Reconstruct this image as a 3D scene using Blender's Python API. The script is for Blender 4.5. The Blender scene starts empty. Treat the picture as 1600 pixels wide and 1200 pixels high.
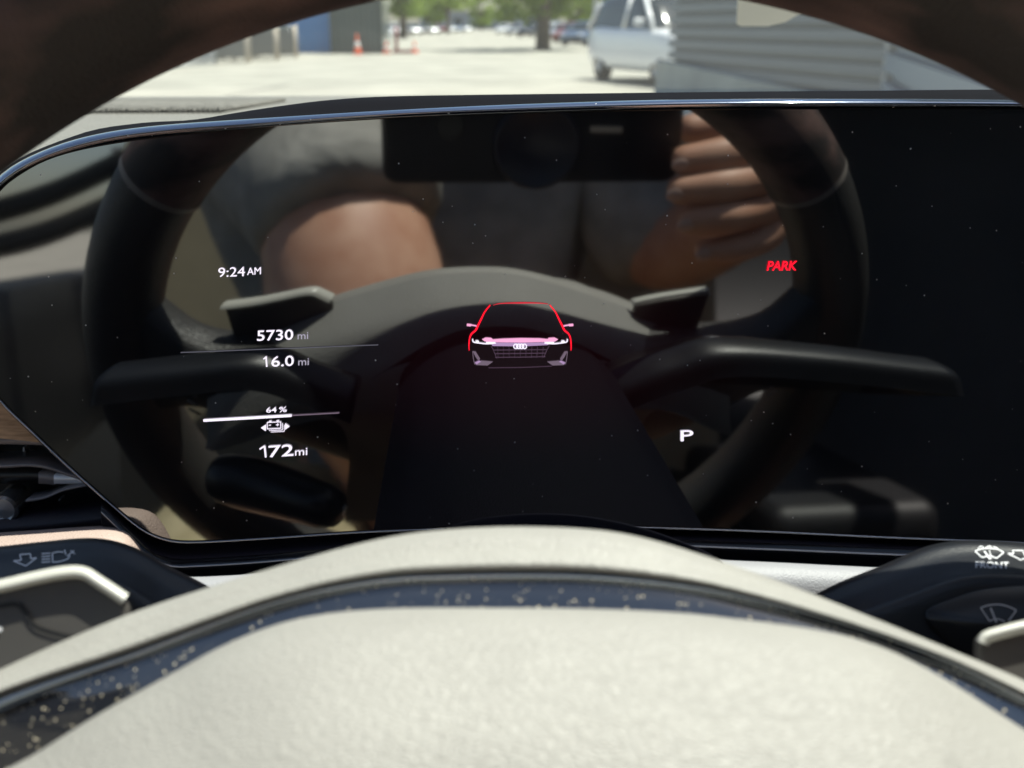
import bpy, bmesh, math, random
import numpy as np
from mathutils import Vector, Matrix
from mathutils.bvhtree import BVHTree
random.seed(7); rng = np.random.default_rng(7)
R_ = math.radians
scene = bpy.context.scene

# ------------------------------------------------------------------ camera, sky, sun, exposure
CAMZ = 1.2
PITCH = R_(19.3)
FPX = 1600.0
cam_d = bpy.data.cameras.new('camera'); cam = bpy.data.objects.new('camera', cam_d)
scene.collection.objects.link(cam); scene.camera = cam
cam.location = (0, 0, CAMZ); cam.rotation_euler = (math.pi/2 - PITCH, 0, 0)
cam_d.sensor_width = 36; cam_d.lens = 36; cam_d.clip_start = 0.005; cam_d.clip_end = 2000
cam_d.dof.use_dof = True; cam_d.dof.focus_distance = 0.288; cam_d.dof.aperture_fstop = 36/2.1
SUN_AZ, SUN_EL = 67.0, 70.5          # azimuth from straight ahead (+Y) towards +X
world = bpy.data.worlds.new('World'); scene.world = world; world.use_nodes = True
wn = world.node_tree; bg = wn.nodes['Background']
sky = wn.nodes.new('ShaderNodeTexSky'); sky.sky_type = 'NISHITA'; sky.sun_disc = False
sky.sun_elevation = R_(SUN_EL); sky.sun_rotation = R_(SUN_AZ); sky.altitude = 100
wn.links.new(sky.outputs[0], bg.inputs[0]); bg.inputs[1].default_value = 0.07
sun_d = bpy.data.lights.new('sun', 'SUN'); sun_o = bpy.data.objects.new('sun', sun_d)
scene.collection.objects.link(sun_o)
sun_d.energy = 5.0; sun_d.angle = R_(0.53); sun_d.color = (1, 0.95, 0.86)
L = Vector((math.sin(R_(SUN_AZ))*math.cos(R_(SUN_EL)), math.cos(R_(SUN_AZ))*math.cos(R_(SUN_EL)), math.sin(R_(SUN_EL))))
sun_o.rotation_euler = (-L).to_track_quat('-Z', 'Y').to_euler(); sun_o.location = (3, 8, 12)
scene.view_settings.view_transform = 'Standard'; scene.view_settings.look = 'None'
scene.view_settings.gamma = 1; scene.view_settings.exposure = 1.0
scene.cycles.max_bounces = 8; scene.cycles.diffuse_bounces = 5; scene.cycles.glossy_bounces = 5
scene.cycles.transparent_max_bounces = 12

# ------------------------------------------------------------------ geometry of the view (metres, camera at the origin of c-space)
F = np.array([0, math.cos(PITCH), -math.sin(PITCH)]); RT = np.array([1., 0, 0]); UP = np.cross(RT, F)
O = np.array([0, 0, CAMZ])
def ray(x, y): return F + RT*(x-800)/FPX + UP*(600-y)/FPX
_m = ray(704, 197); SM = _m/np.linalg.norm(_m); SD = 0.307       # display plane
def S(x, y, o=0.0):
    d = ray(x, y); return d*((SD-o)/(d @ SM))
TAU = R_(30); RIN = 0.151
_t = ray(882, -31); _t = _t*0.178/(_t @ F)
WU = np.array([0, math.sin(TAU), math.cos(TAU)]); WN = np.array([0, -math.cos(TAU), math.sin(TAU)])
WC = _t - RIN*WU + 0.004*WU                                                  # wheel centre
def W(x, y, n=0.0):
    d = ray(x, y); return d*((WC @ WN + n)/(d @ WN))
def WQ(a, b, n=0.0): return WC + a*RT + b*WU + n*WN
def Z(x, y, z):
    d = ray(x, y); return d*(z/d[2])
def Y(x, y, yy):
    d = ray(x, y); return d*(yy/d[1])
def MY(x, y, yy):                                                 # what the display mirrors at a pixel, at depth yy
    d = ray(x, y); X = d*(SD/(d @ SM)); r = d - 2*(d @ SM)*SM
    return X + r*((yy - X[1])/r[1])

# ------------------------------------------------------------------ helpers
col = scene.collection
def tag(o, label=None, cat=None, group=None, kind=None):
    if label: o['label'] = label
    if cat: o['category'] = cat
    if group: o['group'] = group
    if kind: o['kind'] = kind
    return o
def thing(name, loc, label, cat, group=None, rz=0):
    o = bpy.data.objects.new(name, None); col.objects.link(o); o.empty_display_size = 0.05
    o.location = loc; o.rotation_euler = (0, 0, rz)
    return tag(o, label, cat, group)
def wm(o): return wm(o.parent) @ o.matrix_basis if o.parent else o.matrix_basis.copy()
class MB:
    def __init__(s): s.v = []; s.f = []
    def add(s, v, f):
        b = len(s.v); s.v += [tuple(float(c) for c in p) for p in v]; s.f += [tuple(i+b for i in q) for q in f]; return s
    def build(s, name, mat, parent=None, smooth=True, bevel=0, sub=0, world_space=True, seg=2):
        me = bpy.data.meshes.new(name); me.from_pydata(s.v, [], s.f)
        bm = bmesh.new(); bm.from_mesh(me); bmesh.ops.recalc_face_normals(bm, faces=bm.faces); bm.to_mesh(me); bm.free()
        for p in me.polygons: p.use_smooth = smooth
        if mat: me.materials.append(mat)
        o = bpy.data.objects.new(name, me); col.objects.link(o)
        if parent:
            o.parent = parent
            if world_space: me.transform(wm(parent).inverted())
        if bevel:
            b = o.modifiers.new('b', 'BEVEL'); b.width = bevel; b.segments = seg; b.limit_method = 'ANGLE'; b.angle_limit = R_(35)
            w = o.modifiers.new('wn', 'WEIGHTED_NORMAL'); w.keep_sharp = True
        if sub:
            ss = o.modifiers.new('s', 'SUBSURF'); ss.levels = sub; ss.render_levels = sub
        return o
def crs(P, n):
    P = np.asarray(P, float)
    if len(P) == 2:
        t = np.linspace(0, 1, n)[:, None]; return P[0]*(1-t)+P[1]*t
    d = np.r_[0, np.cumsum(np.linalg.norm(np.diff(P, axis=0), axis=1)**0.75 + 1e-9)]
    T = np.zeros_like(P)
    T[1:-1] = (P[2:]-P[:-2])/(d[2:]-d[:-2])[:, None]
    T[0] = (P[1]-P[0])/(d[1]-d[0]); T[-1] = (P[-1]-P[-2])/(d[-1]-d[-2])
    s = np.linspace(0, d[-1], n); i = np.clip(np.searchsorted(d, s)-1, 0, len(P)-2)
    h = (d[i+1]-d[i]); u = ((s-d[i])/h)[:, None]; h = h[:, None]
    return (2*u**3-3*u**2+1)*P[i]+(u**3-2*u**2+u)*h*T[i]+(-2*u**3+3*u**2)*P[i+1]+(u**3-u**2)*h*T[i+1]
def loft(mb, rows, n=60, m=None, close=False, off=O):
    G = np.array([crs(r, n) for r in rows])
    if m: G = np.stack([crs(G[:, j], m) for j in range(n)], axis=1)
    k = G.shape[0]; v = (G+off).reshape(-1, 3); f = []
    for i in range(k if close else k-1):
        for j in range(n-1):
            a = i*n+j; b = ((i+1) % k)*n+j; f.append((a, a+1, b+1, b))
    return mb.add(v, f)
def prism(mb, outline, back, off=O):
    """closed outline (front points) extruded along vector back"""
    a = [p+off for p in outline]; b = [p+off+back for p in outline]; n = len(a)
    mb.add(a+b, [tuple(range(n)), tuple(range(2*n-1, n-1, -1))]+[(i, (i+1) % n, n+(i+1) % n, n+i) for i in range(n)]); return mb
def box(mb, c, s, rz=0, rx=0):
    M = Matrix.Rotation(rz, 3, 'Z') @ Matrix.Rotation(rx, 3, 'X')
    v = [Vector(c)+M @ Vector((s[0]*x/2, s[1]*y/2, s[2]*z/2)) for x in (-1, 1) for y in (-1, 1) for z in (-1, 1)]
    return mb.add(v, [(0, 1, 3, 2), (4, 6, 7, 5), (0, 4, 5, 1), (2, 3, 7, 6), (0, 2, 6, 4), (1, 5, 7, 3)])
def tube(mb, pts, rad, n=10, cap=True):
    pts = [Vector(p) for p in pts]; rad = rad if hasattr(rad, '__len__') else [rad]*len(pts)
    base = len(mb.v); v = []; f = []; up = None
    for i, p in enumerate(pts):
        t = (pts[min(i+1, len(pts)-1)]-pts[max(i-1, 0)]).normalized()
        if up is None: up = t.orthogonal().normalized()
        x = (up - t*up.dot(t)).normalized(); up = x; y = t.cross(x)
        for k in range(n):
            a = 2*math.pi*k/n; v.append(p+(x*math.cos(a)+y*math.sin(a))*rad[i])
    for i in range(len(pts)-1):
        for k in range(n): f.append((i*n+k, i*n+(k+1) % n, (i+1)*n+(k+1) % n, (i+1)*n+k))
    if cap: f += [tuple(range(n-1, -1, -1)), tuple((len(pts)-1)*n+k for k in range(n))]
    return mb.add(v, f)
def lathe(mb, c, prof, n=20, axis='Z'):
    v = []; f = []
    for r, h in prof:
        for k in range(n):
            a = 2*math.pi*k/n; p = (r*math.cos(a), r*math.sin(a), h)
            if axis == 'Y': p = (p[0], p[2], p[1])
            if axis == 'X': p = (p[2], p[0], p[1])
            v.append(Vector(c)+Vector(p))
    m = len(prof)
    for i in range(m-1):
        for k in range(n): f.append((i*n+k, i*n+(k+1) % n, (i+1)*n+(k+1) % n, (i+1)*n+k))
    f += [tuple(range(n-1, -1, -1)), tuple((m-1)*n+k for k in range(n))]
    return mb.add(v, f)

# ------------------------------------------------------------------ materials
def mat(name, rgb, rough=0.5, metal=0, spec=0.5, emis=None, es=1):
    m = bpy.data.materials.new(name); m.use_nodes = True; b = m.node_tree.nodes['Principled BSDF']
    b.inputs['Base Color'].default_value = (*rgb, 1); b.inputs['Roughness'].default_value = rough
    b.inputs['Metallic'].default_value = metal; b.inputs['Specular IOR Level'].default_value = spec
    if emis: b.inputs['Emission Color'].default_value = (*emis, 1); b.inputs['Emission Strength'].default_value = es
    return m
def nd(m, t, **k):
    n = m.node_tree.nodes.new(t)
    for a, b in k.items(): setattr(n, a, b)
    return n
def lk(m, a, b): m.node_tree.links.new(a, b)
def pb(m): return m.node_tree.nodes['Principled BSDF']
def vary(m, c1, c2, scale, detail=4, lo=0.35, hi=0.65, vec=None):
    tc = nd(m, 'ShaderNodeTexCoord'); n = nd(m, 'ShaderNodeTexNoise'); n.inputs['Scale'].default_value = scale; n.inputs['Detail'].default_value = detail
    mp = nd(m, 'ShaderNodeMapping'); lk(m, tc.outputs['Object'], mp.inputs[0]); lk(m, mp.outputs[0], n.inputs['Vector'])
    if vec: mp.inputs['Scale'].default_value = vec
    r = nd(m, 'ShaderNodeValToRGB'); r.color_ramp.elements[0].position = lo; r.color_ramp.elements[1].position = hi
    r.color_ramp.elements[0].color = (*c1, 1); r.color_ramp.elements[1].color = (*c2, 1)
    lk(m, n.outputs['Fac'], r.inputs[0]); lk(m, r.outputs[0], pb(m).inputs['Base Color']); return m
def leather(name, rgb, rough, scale=700, bump=0.35, dist=0.0006, stretch=None):
    m = mat(name, rgb, rough)
    tc = nd(m, 'ShaderNodeTexCoord')
    if stretch: t0 = tc; tc = nd(m, 'ShaderNodeMapping'); tc.inputs['Scale'].default_value = stretch; lk(m, t0.outputs['Object'], tc.inputs[0]); tc = type('T', (), {'outputs': {'Object': tc.outputs[0]}})()
    v = nd(m, 'ShaderNodeTexVoronoi', feature='DISTANCE_TO_EDGE'); v.inputs['Scale'].default_value = scale
    n = nd(m, 'ShaderNodeTexNoise'); n.inputs['Scale'].default_value = scale*0.9; n.inputs['Detail'].default_value = 3
    n2 = nd(m, 'ShaderNodeTexNoise'); n2.inputs['Scale'].default_value = scale*0.08; n2.inputs['Detail'].default_value = 3
    n3 = nd(m, 'ShaderNodeTexNoise'); n3.inputs['Scale'].default_value = scale*0.5
    add = nd(m, 'ShaderNodeVectorMath', operation='MULTIPLY_ADD'); add.inputs[1].default_value = (0.0016,)*3
    lk(m, n3.outputs['Color'], add.inputs[0]); lk(m, tc.outputs['Object'], add.inputs[2]); lk(m, add.outputs[0], v.inputs['Vector'])
    lk(m, tc.outputs['Object'], n.inputs['Vector']); lk(m, tc.outputs['Object'], n2.inputs['Vector']); lk(m, tc.outputs['Object'], n3.inputs['Vector'])
    mr = nd(m, 'ShaderNodeMapRange'); mr.inputs[1].default_value = 0; mr.inputs[2].default_value = 0.35; lk(m, v.outputs['Distance'], mr.inputs[0])
    a = nd(m, 'ShaderNodeMath', operation='MULTIPLY_ADD'); a.inputs[1].default_value = 0.8; lk(m, n.outputs['Fac'], a.inputs[0]); lk(m, mr.outputs[0], a.inputs[2])
    a2 = nd(m, 'ShaderNodeMath', operation='MULTIPLY_ADD'); a2.inputs[1].default_value = 0.12; lk(m, n2.outputs['Fac'], a2.inputs[0]); lk(m, a.outputs[0], a2.inputs[2])
    b = nd(m, 'ShaderNodeBump'); b.inputs['Strength'].default_value = bump; b.inputs['Distance'].default_value = dist
    lk(m, a2.outputs[0], b.inputs['Height']); lk(m, b.outputs[0], pb(m).inputs['Normal'])
    mx = nd(m, 'ShaderNodeMix', data_type='RGBA'); mx.inputs[6].default_value = (*[c*0.88 for c in rgb], 1); mx.inputs[7].default_value = (*[min(1, c*1.08) for c in rgb], 1)
    lk(m, n2.outputs['Fac'], mx.inputs[0]); lk(m, mx.outputs[2], pb(m).inputs['Base Color'])
    return m
def dusty(m, scale, size, rgb=(0.7, 0.68, 0.62), fuzz=0.0, keep=0.35):
    """small dust specks lying on a glossy surface"""
    tc = nd(m, 'ShaderNodeTexCoord'); v = nd(m, 'ShaderNodeTexVoronoi'); v.inputs['Scale'].default_value = scale
    lk(m, tc.outputs['Object'], v.inputs['Vector'])
    sx = nd(m, 'ShaderNodeSeparateColor'); lk(m, v.outputs['Color'], sx.inputs[0])
    sz = nd(m, 'ShaderNodeMath', operation='MULTIPLY'); lk(m, sx.outputs[1], sz.inputs[0]); sz.inputs[1].default_value = size
    lt = nd(m, 'ShaderNodeMath', operation='LESS_THAN'); lk(m, v.outputs['Distance'], lt.inputs[0]); lk(m, sz.outputs[0], lt.inputs[1])
    kp = nd(m, 'ShaderNodeMath', operation='LESS_THAN'); lk(m, sx.outputs[0], kp.inputs[0]); kp.inputs[1].default_value = keep
    mu = nd(m, 'ShaderNodeMath', operation='MULTIPLY'); lk(m, lt.outputs[0], mu.inputs[0]); lk(m, kp.outputs[0], mu.inputs[1])
    d = nd(m, 'ShaderNodeBsdfDiffuse'); d.inputs[0].default_value = (*rgb, 1)
    mix = nd(m, 'ShaderNodeMixShader'); lk(m, mu.outputs[0], mix.inputs[0]); lk(m, pb(m).outputs[0], mix.inputs[1]); lk(m, d.outputs[0], mix.inputs[2])
    out = m.node_tree.nodes['Material Output']; lk(m, mix.outputs[0], out.inputs[0]); return m

M = {}
M['pad'] = leather('pale pad leather', (0.305, 0.292, 0.268), 0.55, 1250, 0.36, 0.0004, (0.6, 1, 1))
M['pad_roll'] = leather('pale shell leather', (0.31, 0.298, 0.273), 0.55, 1100, 0.28, 0.0004)
M['rim'] = leather('dark rim leather', (0.040, 0.028, 0.024), 0.6, 1100, 0.35, 0.0004)
_n = nd(M['rim'], 'ShaderNodeTexNoise'); _n.inputs['Scale'].default_value = 55; _n.inputs['Detail'].default_value = 3; _t0 = nd(M['rim'], 'ShaderNodeTexCoord'); _mp = nd(M['rim'], 'ShaderNodeMapping'); _mp.inputs['Scale'].default_value = (0.45, 1, 1)
lk(M['rim'], _t0.outputs['Object'], _mp.inputs[0]); lk(M['rim'], _mp.outputs[0], _n.inputs['Vector']); _r = nd(M['rim'], 'ShaderNodeValToRGB'); _r.color_ramp.elements[0].position = .42; _r.color_ramp.elements[1].position = .66
_r.color_ramp.elements[0].color = (.034, .026, .023, 1); _r.color_ramp.elements[1].color = (.20, .115, .098, 1); lk(M['rim'], _n.outputs['Fac'], _r.inputs[0]); lk(M['rim'], _r.outputs[0], pb(M['rim']).inputs['Base Color'])
M['rim_low'] = leather('charcoal rim leather', (0.05, 0.048, 0.046), 0.42, 700, 0.3, 0.0006)
M['hub_grey'] = leather('grey hub back leather', (0.24, 0.235, 0.22), 0.7, 700, 0.3, 0.0004)
M['seam'] = mat('rim seam', (0.25, 0.22, 0.2), 0.4)
M['stitch'] = mat('stitch thread', (0.2, 0.19, 0.17), 0.7)
M['piano'] = dusty(mat('piano black trim', (0.012, 0.014, 0.02), 0.035, 0, 1.0), 1500, 0.30, (0.62, 0.54, 0.40), keep=0.55)
pb(M['piano']).inputs['IOR'].default_value = 1.85
M['chrome'] = dusty(mat('dark chrome', (0.36, 0.39, 0.46), 0.08, 1), 330, 0.13, (0.8, 0.8, 0.8), keep=0.22)
M['hood'] = mat('matte black hood', (0.004, 0.004, 0.006), 0.9, 0, 0.08)
M['bezel'] = mat('gloss black bezel', (0.006, 0.006, 0.009), 0.15)
M['ledge'] = leather('matte dark ledge', (0.022, 0.018, 0.026), 0.5, 900, 0.2, 0.0003)
M['bright'] = mat('thin polished edge', (0.5, 0.5, 0.54), 0.2, 1)
M['dash'] = leather('pale dash skin', (0.20, 0.192, 0.17), 0.6, 500, 0.6, 0.0010)
M['dash_low'] = leather('taupe lower dash leather', (0.44, 0.335, 0.29), 0.5, 900, 0.35, 0.0005)
M['dark'] = mat('dark interior plastic', (0.012, 0.012, 0.014), 0.55)
M['vent'] = mat('vent black', (0.008, 0.008, 0.009), 0.35)
M['ventg'] = mat('vent blade grey', (0.24, 0.22, 0.23), 0.35, 0.3)
M['silver'] = mat('satin silver', (0.82, 0.85, 0.92), 0.3, 0.4)
M['colpad'] = leather('pale column trim', (0.30, 0.30, 0.32), 0.55, 800, 0.2, 0.0003)
M['navy'] = leather('dark column leather', (0.003, 0.003, 0.006), 0.75, 1300, 0.3, 0.0003); pb(M['navy']).inputs['Specular IOR Level'].default_value = 0.06
M['stalk'] = leather('soft black stalk plastic', (0.008, 0.009, 0.012), 0.4, 1600, 0.12, 0.0002)
M['button'] = mat('button black', (0.018, 0.017, 0.018), 0.35)
M['print'] = mat('white print', (0.75, 0.75, 0.78), 0.6)
M['printdim'] = mat('grey print', (0.75, 0.70, 0.68), 0.6)
M['paddle'] = mat('paddle face', (0.085, 0.078, 0.072), 0.4, 0.3)
M['paddle_edge'] = mat('paddle satin rim', (0.52, 0.51, 0.46), 0.35, 0.0)
M['groove'] = mat('groove', (0.004, 0.004, 0.005), 0.6)
w = mat('walnut trim', (0.2, 0.12, 0.07), 0.5); vary(w, (0.20, 0.12, 0.065), (0.55, 0.36, 0.22), 90, 6, 0.3, 0.7, (1, 1, 9)); M['wood'] = w
# display glass: black mirror with dust; a faint backlight glow belongs to the switched-on panel
g = mat('display glass', (0.004, 0.004, 0.006), 0.035, 0, 0.5); pb(g).inputs['IOR'].default_value = 3.1
_tc = nd(g, 'ShaderNodeTexCoord'); _mp = nd(g, 'ShaderNodeMapping'); _mp.inputs['Location'].default_value = (0.0, 0, -0.0); _mp.inputs['Scale'].default_value = (11, 0, 24)
_sub = nd(g, 'ShaderNodeVectorMath', operation='SUBTRACT'); _sub.inputs[1].default_value = tuple(S(815, 545)-S(800, 850)); _ln = nd(g, 'ShaderNodeVectorMath', operation='LENGTH')
lk(g, _tc.outputs['Object'], _sub.inputs[0]); lk(g, _sub.outputs[0], _mp.inputs[0]); lk(g, _mp.outputs[0], _ln.inputs[0])
_mr = nd(g, 'ShaderNodeMapRange', interpolation_type='SMOOTHSTEP'); _mr.inputs[1].default_value = 1; _mr.inputs[2].default_value = 0; _mr.inputs[3].default_value = 0; _mr.inputs[4].default_value = 0.0028; lk(g, _ln.outputs['Value'], _mr.inputs[0])
_n = nd(g, 'ShaderNodeTexNoise'); _n.inputs['Scale'].default_value = 22; _n.inputs['Detail'].default_value = 6; _n.inputs['Distortion'].default_value = 1.5; lk(g, _tc.outputs['Object'], _n.inputs['Vector'])
_r = nd(g, 'ShaderNodeValToRGB'); _r.color_ramp.elements[0].position = .35; _r.color_ramp.elements[1].position = .8; _r.color_ramp.elements[0].color = (.0015, .002, .004, 1); _r.color_ramp.elements[1].color = (.008, .0085, .011, 1); lk(g, _n.outputs['Fac'], _r.inputs[0]); lk(g, _r.outputs[0], pb(g).inputs['Base Color'])
pb(g).inputs['Emission Color'].default_value = (1, 0.1, 0.16, 1); lk(g, _mr.outputs[0], pb(g).inputs['Emission Strength'])    # the screen's own red glow round the car graphic
dusty(g, 330, 0.085, (0.75, 0.72, 0.7), keep=0.4); M['glass'] = g
def em(name, rgb, s): return mat(name, (0, 0, 0), 0.5, 0, 0.0, rgb, s)
M['lcd'] = em('lit text', (0.93, 0.86, 1.0), 0.62)
M['lcd_dim'] = em('lit grey text', (0.62, 0.58, 0.72), 0.34)
M['lcd_line'] = em('dim line', (0.6, 0.6, 0.75), 0.10)
M['lcd_red'] = em('lit red', (1.0, 0.01, 0.03), 0.75)
M['lcd_red2'] = em('lit soft red', (1.0, 0.05, 0.08), 0.42)
M['lcd_pink'] = em('lit pink', (0.95, 0.42, 0.68), 0.55)
M['lcd_mauve'] = em('lit mauve', (0.62, 0.40, 0.72), 0.36)
M['lcd_faint'] = em('lit faint mauve', (0.45, 0.28, 0.45), 0.10)
M['lcd_dark'] = em('lit dark mauve', (0.46, 0.34, 0.46), 0.19)

# ================================================================== the windscreen and the cabin shell
def glass_thin(name, tint, film=0.0, dust=None):
    m = bpy.data.materials.new(name); m.use_nodes = True; nt = m.node_tree; nt.nodes.remove(pb(m))
    t = nd(m, 'ShaderNodeBsdfTransparent'); t.inputs[0].default_value = (*tint, 1)
    gl = nd(m, 'ShaderNodeBsdfGlossy'); gl.inputs['Roughness'].default_value = 0.02
    lw = nd(m, 'ShaderNodeLayerWeight'); lw.inputs[0].default_value = 0.5
    pw = nd(m, 'ShaderNodeMath', operation='POWER'); lk(m, lw.outputs['Facing'], pw.inputs[0]); pw.inputs[1].default_value = 5
    fr = nd(m, 'ShaderNodeMath', operation='MULTIPLY_ADD'); lk(m, pw.outputs[0], fr.inputs[0]); fr.inputs[1].default_value = 0.9; fr.inputs[2].default_value = 0.05
    mx = nd(m, 'ShaderNodeMixShader'); lk(m, fr.outputs[0], mx.inputs[0]); lk(m, t.outputs[0], mx.inputs[1]); lk(m, gl.outputs[0], mx.inputs[2])
    tl = nd(m, 'ShaderNodeBsdfTranslucent'); tl.inputs[0].default_value = (0.85, 0.85, 0.82, 1); mf = nd(m, 'ShaderNodeMixShader'); mf.inputs[0].default_value = film
    lk(m, mx.outputs[0], mf.inputs[1]); lk(m, tl.outputs[0], mf.inputs[2]); mx = mf
    last = mx
    if dust:
        tc = nd(m, 'ShaderNodeTexCoord'); v = nd(m, 'ShaderNodeTexVoronoi'); v.inputs['Scale'].default_value = dust
        lk(m, tc.outputs['Object'], v.inputs['Vector']); sx = nd(m, 'ShaderNodeSeparateColor'); lk(m, v.outputs['Color'], sx.inputs[0])
        sz = nd(m, 'ShaderNodeMath', operation='MULTIPLY'); lk(m, sx.outputs[1], sz.inputs[0]); sz.inputs[1].default_value = 0.06
        lt = nd(m, 'ShaderNodeMath', operation='LESS_THAN'); lk(m, v.outputs['Distance'], lt.inputs[0]); lk(m, sz.outputs[0], lt.inputs[1])
        kp = nd(m, 'ShaderNodeMath', operation='LESS_THAN'); lk(m, sx.outputs[0], kp.inputs[0]); kp.inputs[1].default_value = 0.3
        mu = nd(m, 'ShaderNodeMath', operation='MULTIPLY'); lk(m, lt.outputs[0], mu.inputs[0]); lk(m, kp.outputs[0], mu.inputs[1])
        m2 = nd(m, 'ShaderNodeMath', operation='MULTIPLY'); m2.inputs[1].default_value = 0.7; lk(m, mu.outputs[0], m2.inputs[0])
        d = nd(m, 'ShaderNodeBsdfTranslucent'); d.inputs[0].default_value = (0.85, 0.85, 0.85, 1)
        mx2 = nd(m, 'ShaderNodeMixShader'); lk(m, m2.outputs[0], mx2.inputs[0]); lk(m, mx.outputs[0], mx2.inputs[1]); lk(m, d.outputs[0], mx2.inputs[2]); last = mx2
    lk(m, last.outputs[0], nt.nodes['Material Output'].inputs[0]); return m
M['screen_glass'] = glass_thin('windscreen glass', (0.84, 0.90, 0.88), film=0.012, dust=38)
DZ = -0.046                                                     # dash top height
ws = thing('windscreen', (0, 0.80, CAMZ+DZ), 'wide raked car windscreen of clear dusty glass above the pale dashboard', 'windscreen')
def wsp(u, v):                                                  # u -1..1 across, v 0..1 up
    x = 0.70*u*(1-0.14*v); return np.array([x, 0.82-0.10*u*u*(1-v) + (-0.26-0.82)*v, DZ-0.012+0.41*v+0.03*math.sin(math.pi*v)])
loft(MB(), [[wsp(u, v) for u in np.linspace(-1, 1, 9)] for v in np.linspace(0, 1, 6)], 24, 12).build('glass', M['screen_glass'], ws)
mb = MB()
loft(mb, [[wsp(u, 1)+np.array(d) for u in np.linspace(-1, 1, 9)] for d in ((0, .02, -.012), (0, .03, .012), (0, -.05, .02), (0, -.05, -.02))], 24, close=True)
mb.build('header', M['dark'], ws)
for s in (-1, 1):
    mb = MB(); tube(mb, [wsp(s, v)+O+np.array([s*0.012, 0, 0]) for v in np.linspace(0, 1, 8)], 0.022, 8); mb.build('pillar', M['dark'], ws)
M['sticker'] = mat('white paper', (0.8, 0.8, 0.76), 0.7)
def onws(x, y):
    d = ray(x, y); a = wsp(0.3, 0.2); b = wsp(0.3, 0.8); e = wsp(0.0, 0.5); n = np.cross(b-a, np.array([1., 0, 0])); n /= np.linalg.norm(n)
    return d*((a @ n - 0.006)/(d @ n)), n
st = [(1153, -14), (1290, -14), (1252, 20), (1228, 34), (1200, 41), (1158, 41), (1151, 38)]
pts = [onws(*p)[0] for p in st]; nn = onws(0, 0)[1]
o = prism(MB(), pts, nn*0.0006).build('sticker', M['sticker'], None, False)
tag(o, 'small white paper sticker with a rounded corner on the windscreen glass', 'sticker')

roof = thing('car_roof', (0, -0.6, CAMZ+0.37), 'pale fabric car headliner over the driver', 'car roof')
M['liner'] = mat('headliner fabric', (0.42, 0.40, 0.36), 0.9); vary(M['liner'], (0.38, 0.36, 0.32), (0.46, 0.44, 0.40), 60)
mb = MB()
for y0, y1 in ((-0.28, -0.45), (-0.66, -0.69), (-1.05, -1.11), (-1.5, -1.62)): box(mb, (0.19, (y0+y1)/2, CAMZ+0.385), (1.66, abs(y1-y0), 0.03))  # unseen bars spaced to shade the torso and stripe the seatback
for x, w_ in ((-0.60, .12), (0.70, .70)): box(mb, (x, -0.95, CAMZ+0.380), (w_, 1.36, 0.034))  # wide solid right side added to keep sun off the passenger seat
mb.build('headliner', M['liner'], roof, False, bevel=0.006)
mb = MB(); box(mb, (-0.12, -0.98, CAMZ+0.412), (0.98, 1.24, 0.004)); mb.build('roof_glass', glass_thin('roof glass', (0.62, 0.64, 0.62)), roof, False)  # glass over the driver side only, placed to let sun reach the seat
door = thing('driver_door', (-0.68, -0.3, CAMZ-0.75), 'dark driver door panel with armrest left of the wheel', 'car door')
M['door'] = leather('charcoal door skin', (0.03, 0.03, 0.03), 0.55, 500, 0.3, 0.0006)
mb = MB(); loft(mb, [[np.array([-0.66+0.03*math.sin(k), y, z]) for k, y in enumerate(np.linspace(0.62, -1.9, 6))] for z in (-0.72, -0.4, -0.25, -0.16)]+[[np.array([-0.74, y, z]) for y in np.linspace(0.62, -1.9, 6)] for z in (-0.15, -0.72)], 20, close=True)
mb.build('door_panel', M['door'], door)
mb = MB(); box(mb, (-0.60, -0.30, CAMZ-0.30), (0.10, 0.62, 0.07)); mb.build('armrest', M['door'], door, bevel=0.02, seg=3)
mb = MB(); tube(mb, [(-0.62, 0.02, CAMZ-0.16), (-0.60, -0.02, CAMZ-0.155), (-0.60, -0.12, CAMZ-0.155), (-0.62, -0.16, CAMZ-0.16)], 0.010, 8); mb.build('door_handle', M['silver'], door)
mb = MB(); tube(mb, [(-0.64, -0.62, CAMZ-0.06), (-0.62, -0.62, CAMZ+0.33)], 0.035, 8); mb.build('door_pillar', M['dark'], door)
pdoor = thing('passenger_door', (1.05, -0.3, CAMZ-0.75), 'dark passenger door with tinted window at the far right of the cabin', 'car door')
mb = MB(); loft(mb, [[np.array([1.02, y, z]) for y in np.linspace(0.62, -1.6, 6)] for z in (-0.72, -0.4, -0.2, -0.04)]+[[np.array([1.10, y, z]) for y in np.linspace(0.62, -1.6, 6)] for z in (-0.03, -0.72)], 20, close=True); mb.build('door_panel', M['dark'], pdoor)
mb = MB(); box(mb, (1.04, -.5, CAMZ+.16), (.006, 2.1, .40)); mb.build('window', glass_thin('tinted glass', (0.10, 0.11, 0.12)), pdoor, False)

floor = MB(); box(floor, (0, -0.35, CAMZ-0.77), (1.5, 2.6, 0.03)); o = floor.build('car_floor', mat('carpet', (0.03, 0.028, 0.026), 0.95)); tag(o, kind='structure')

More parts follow.
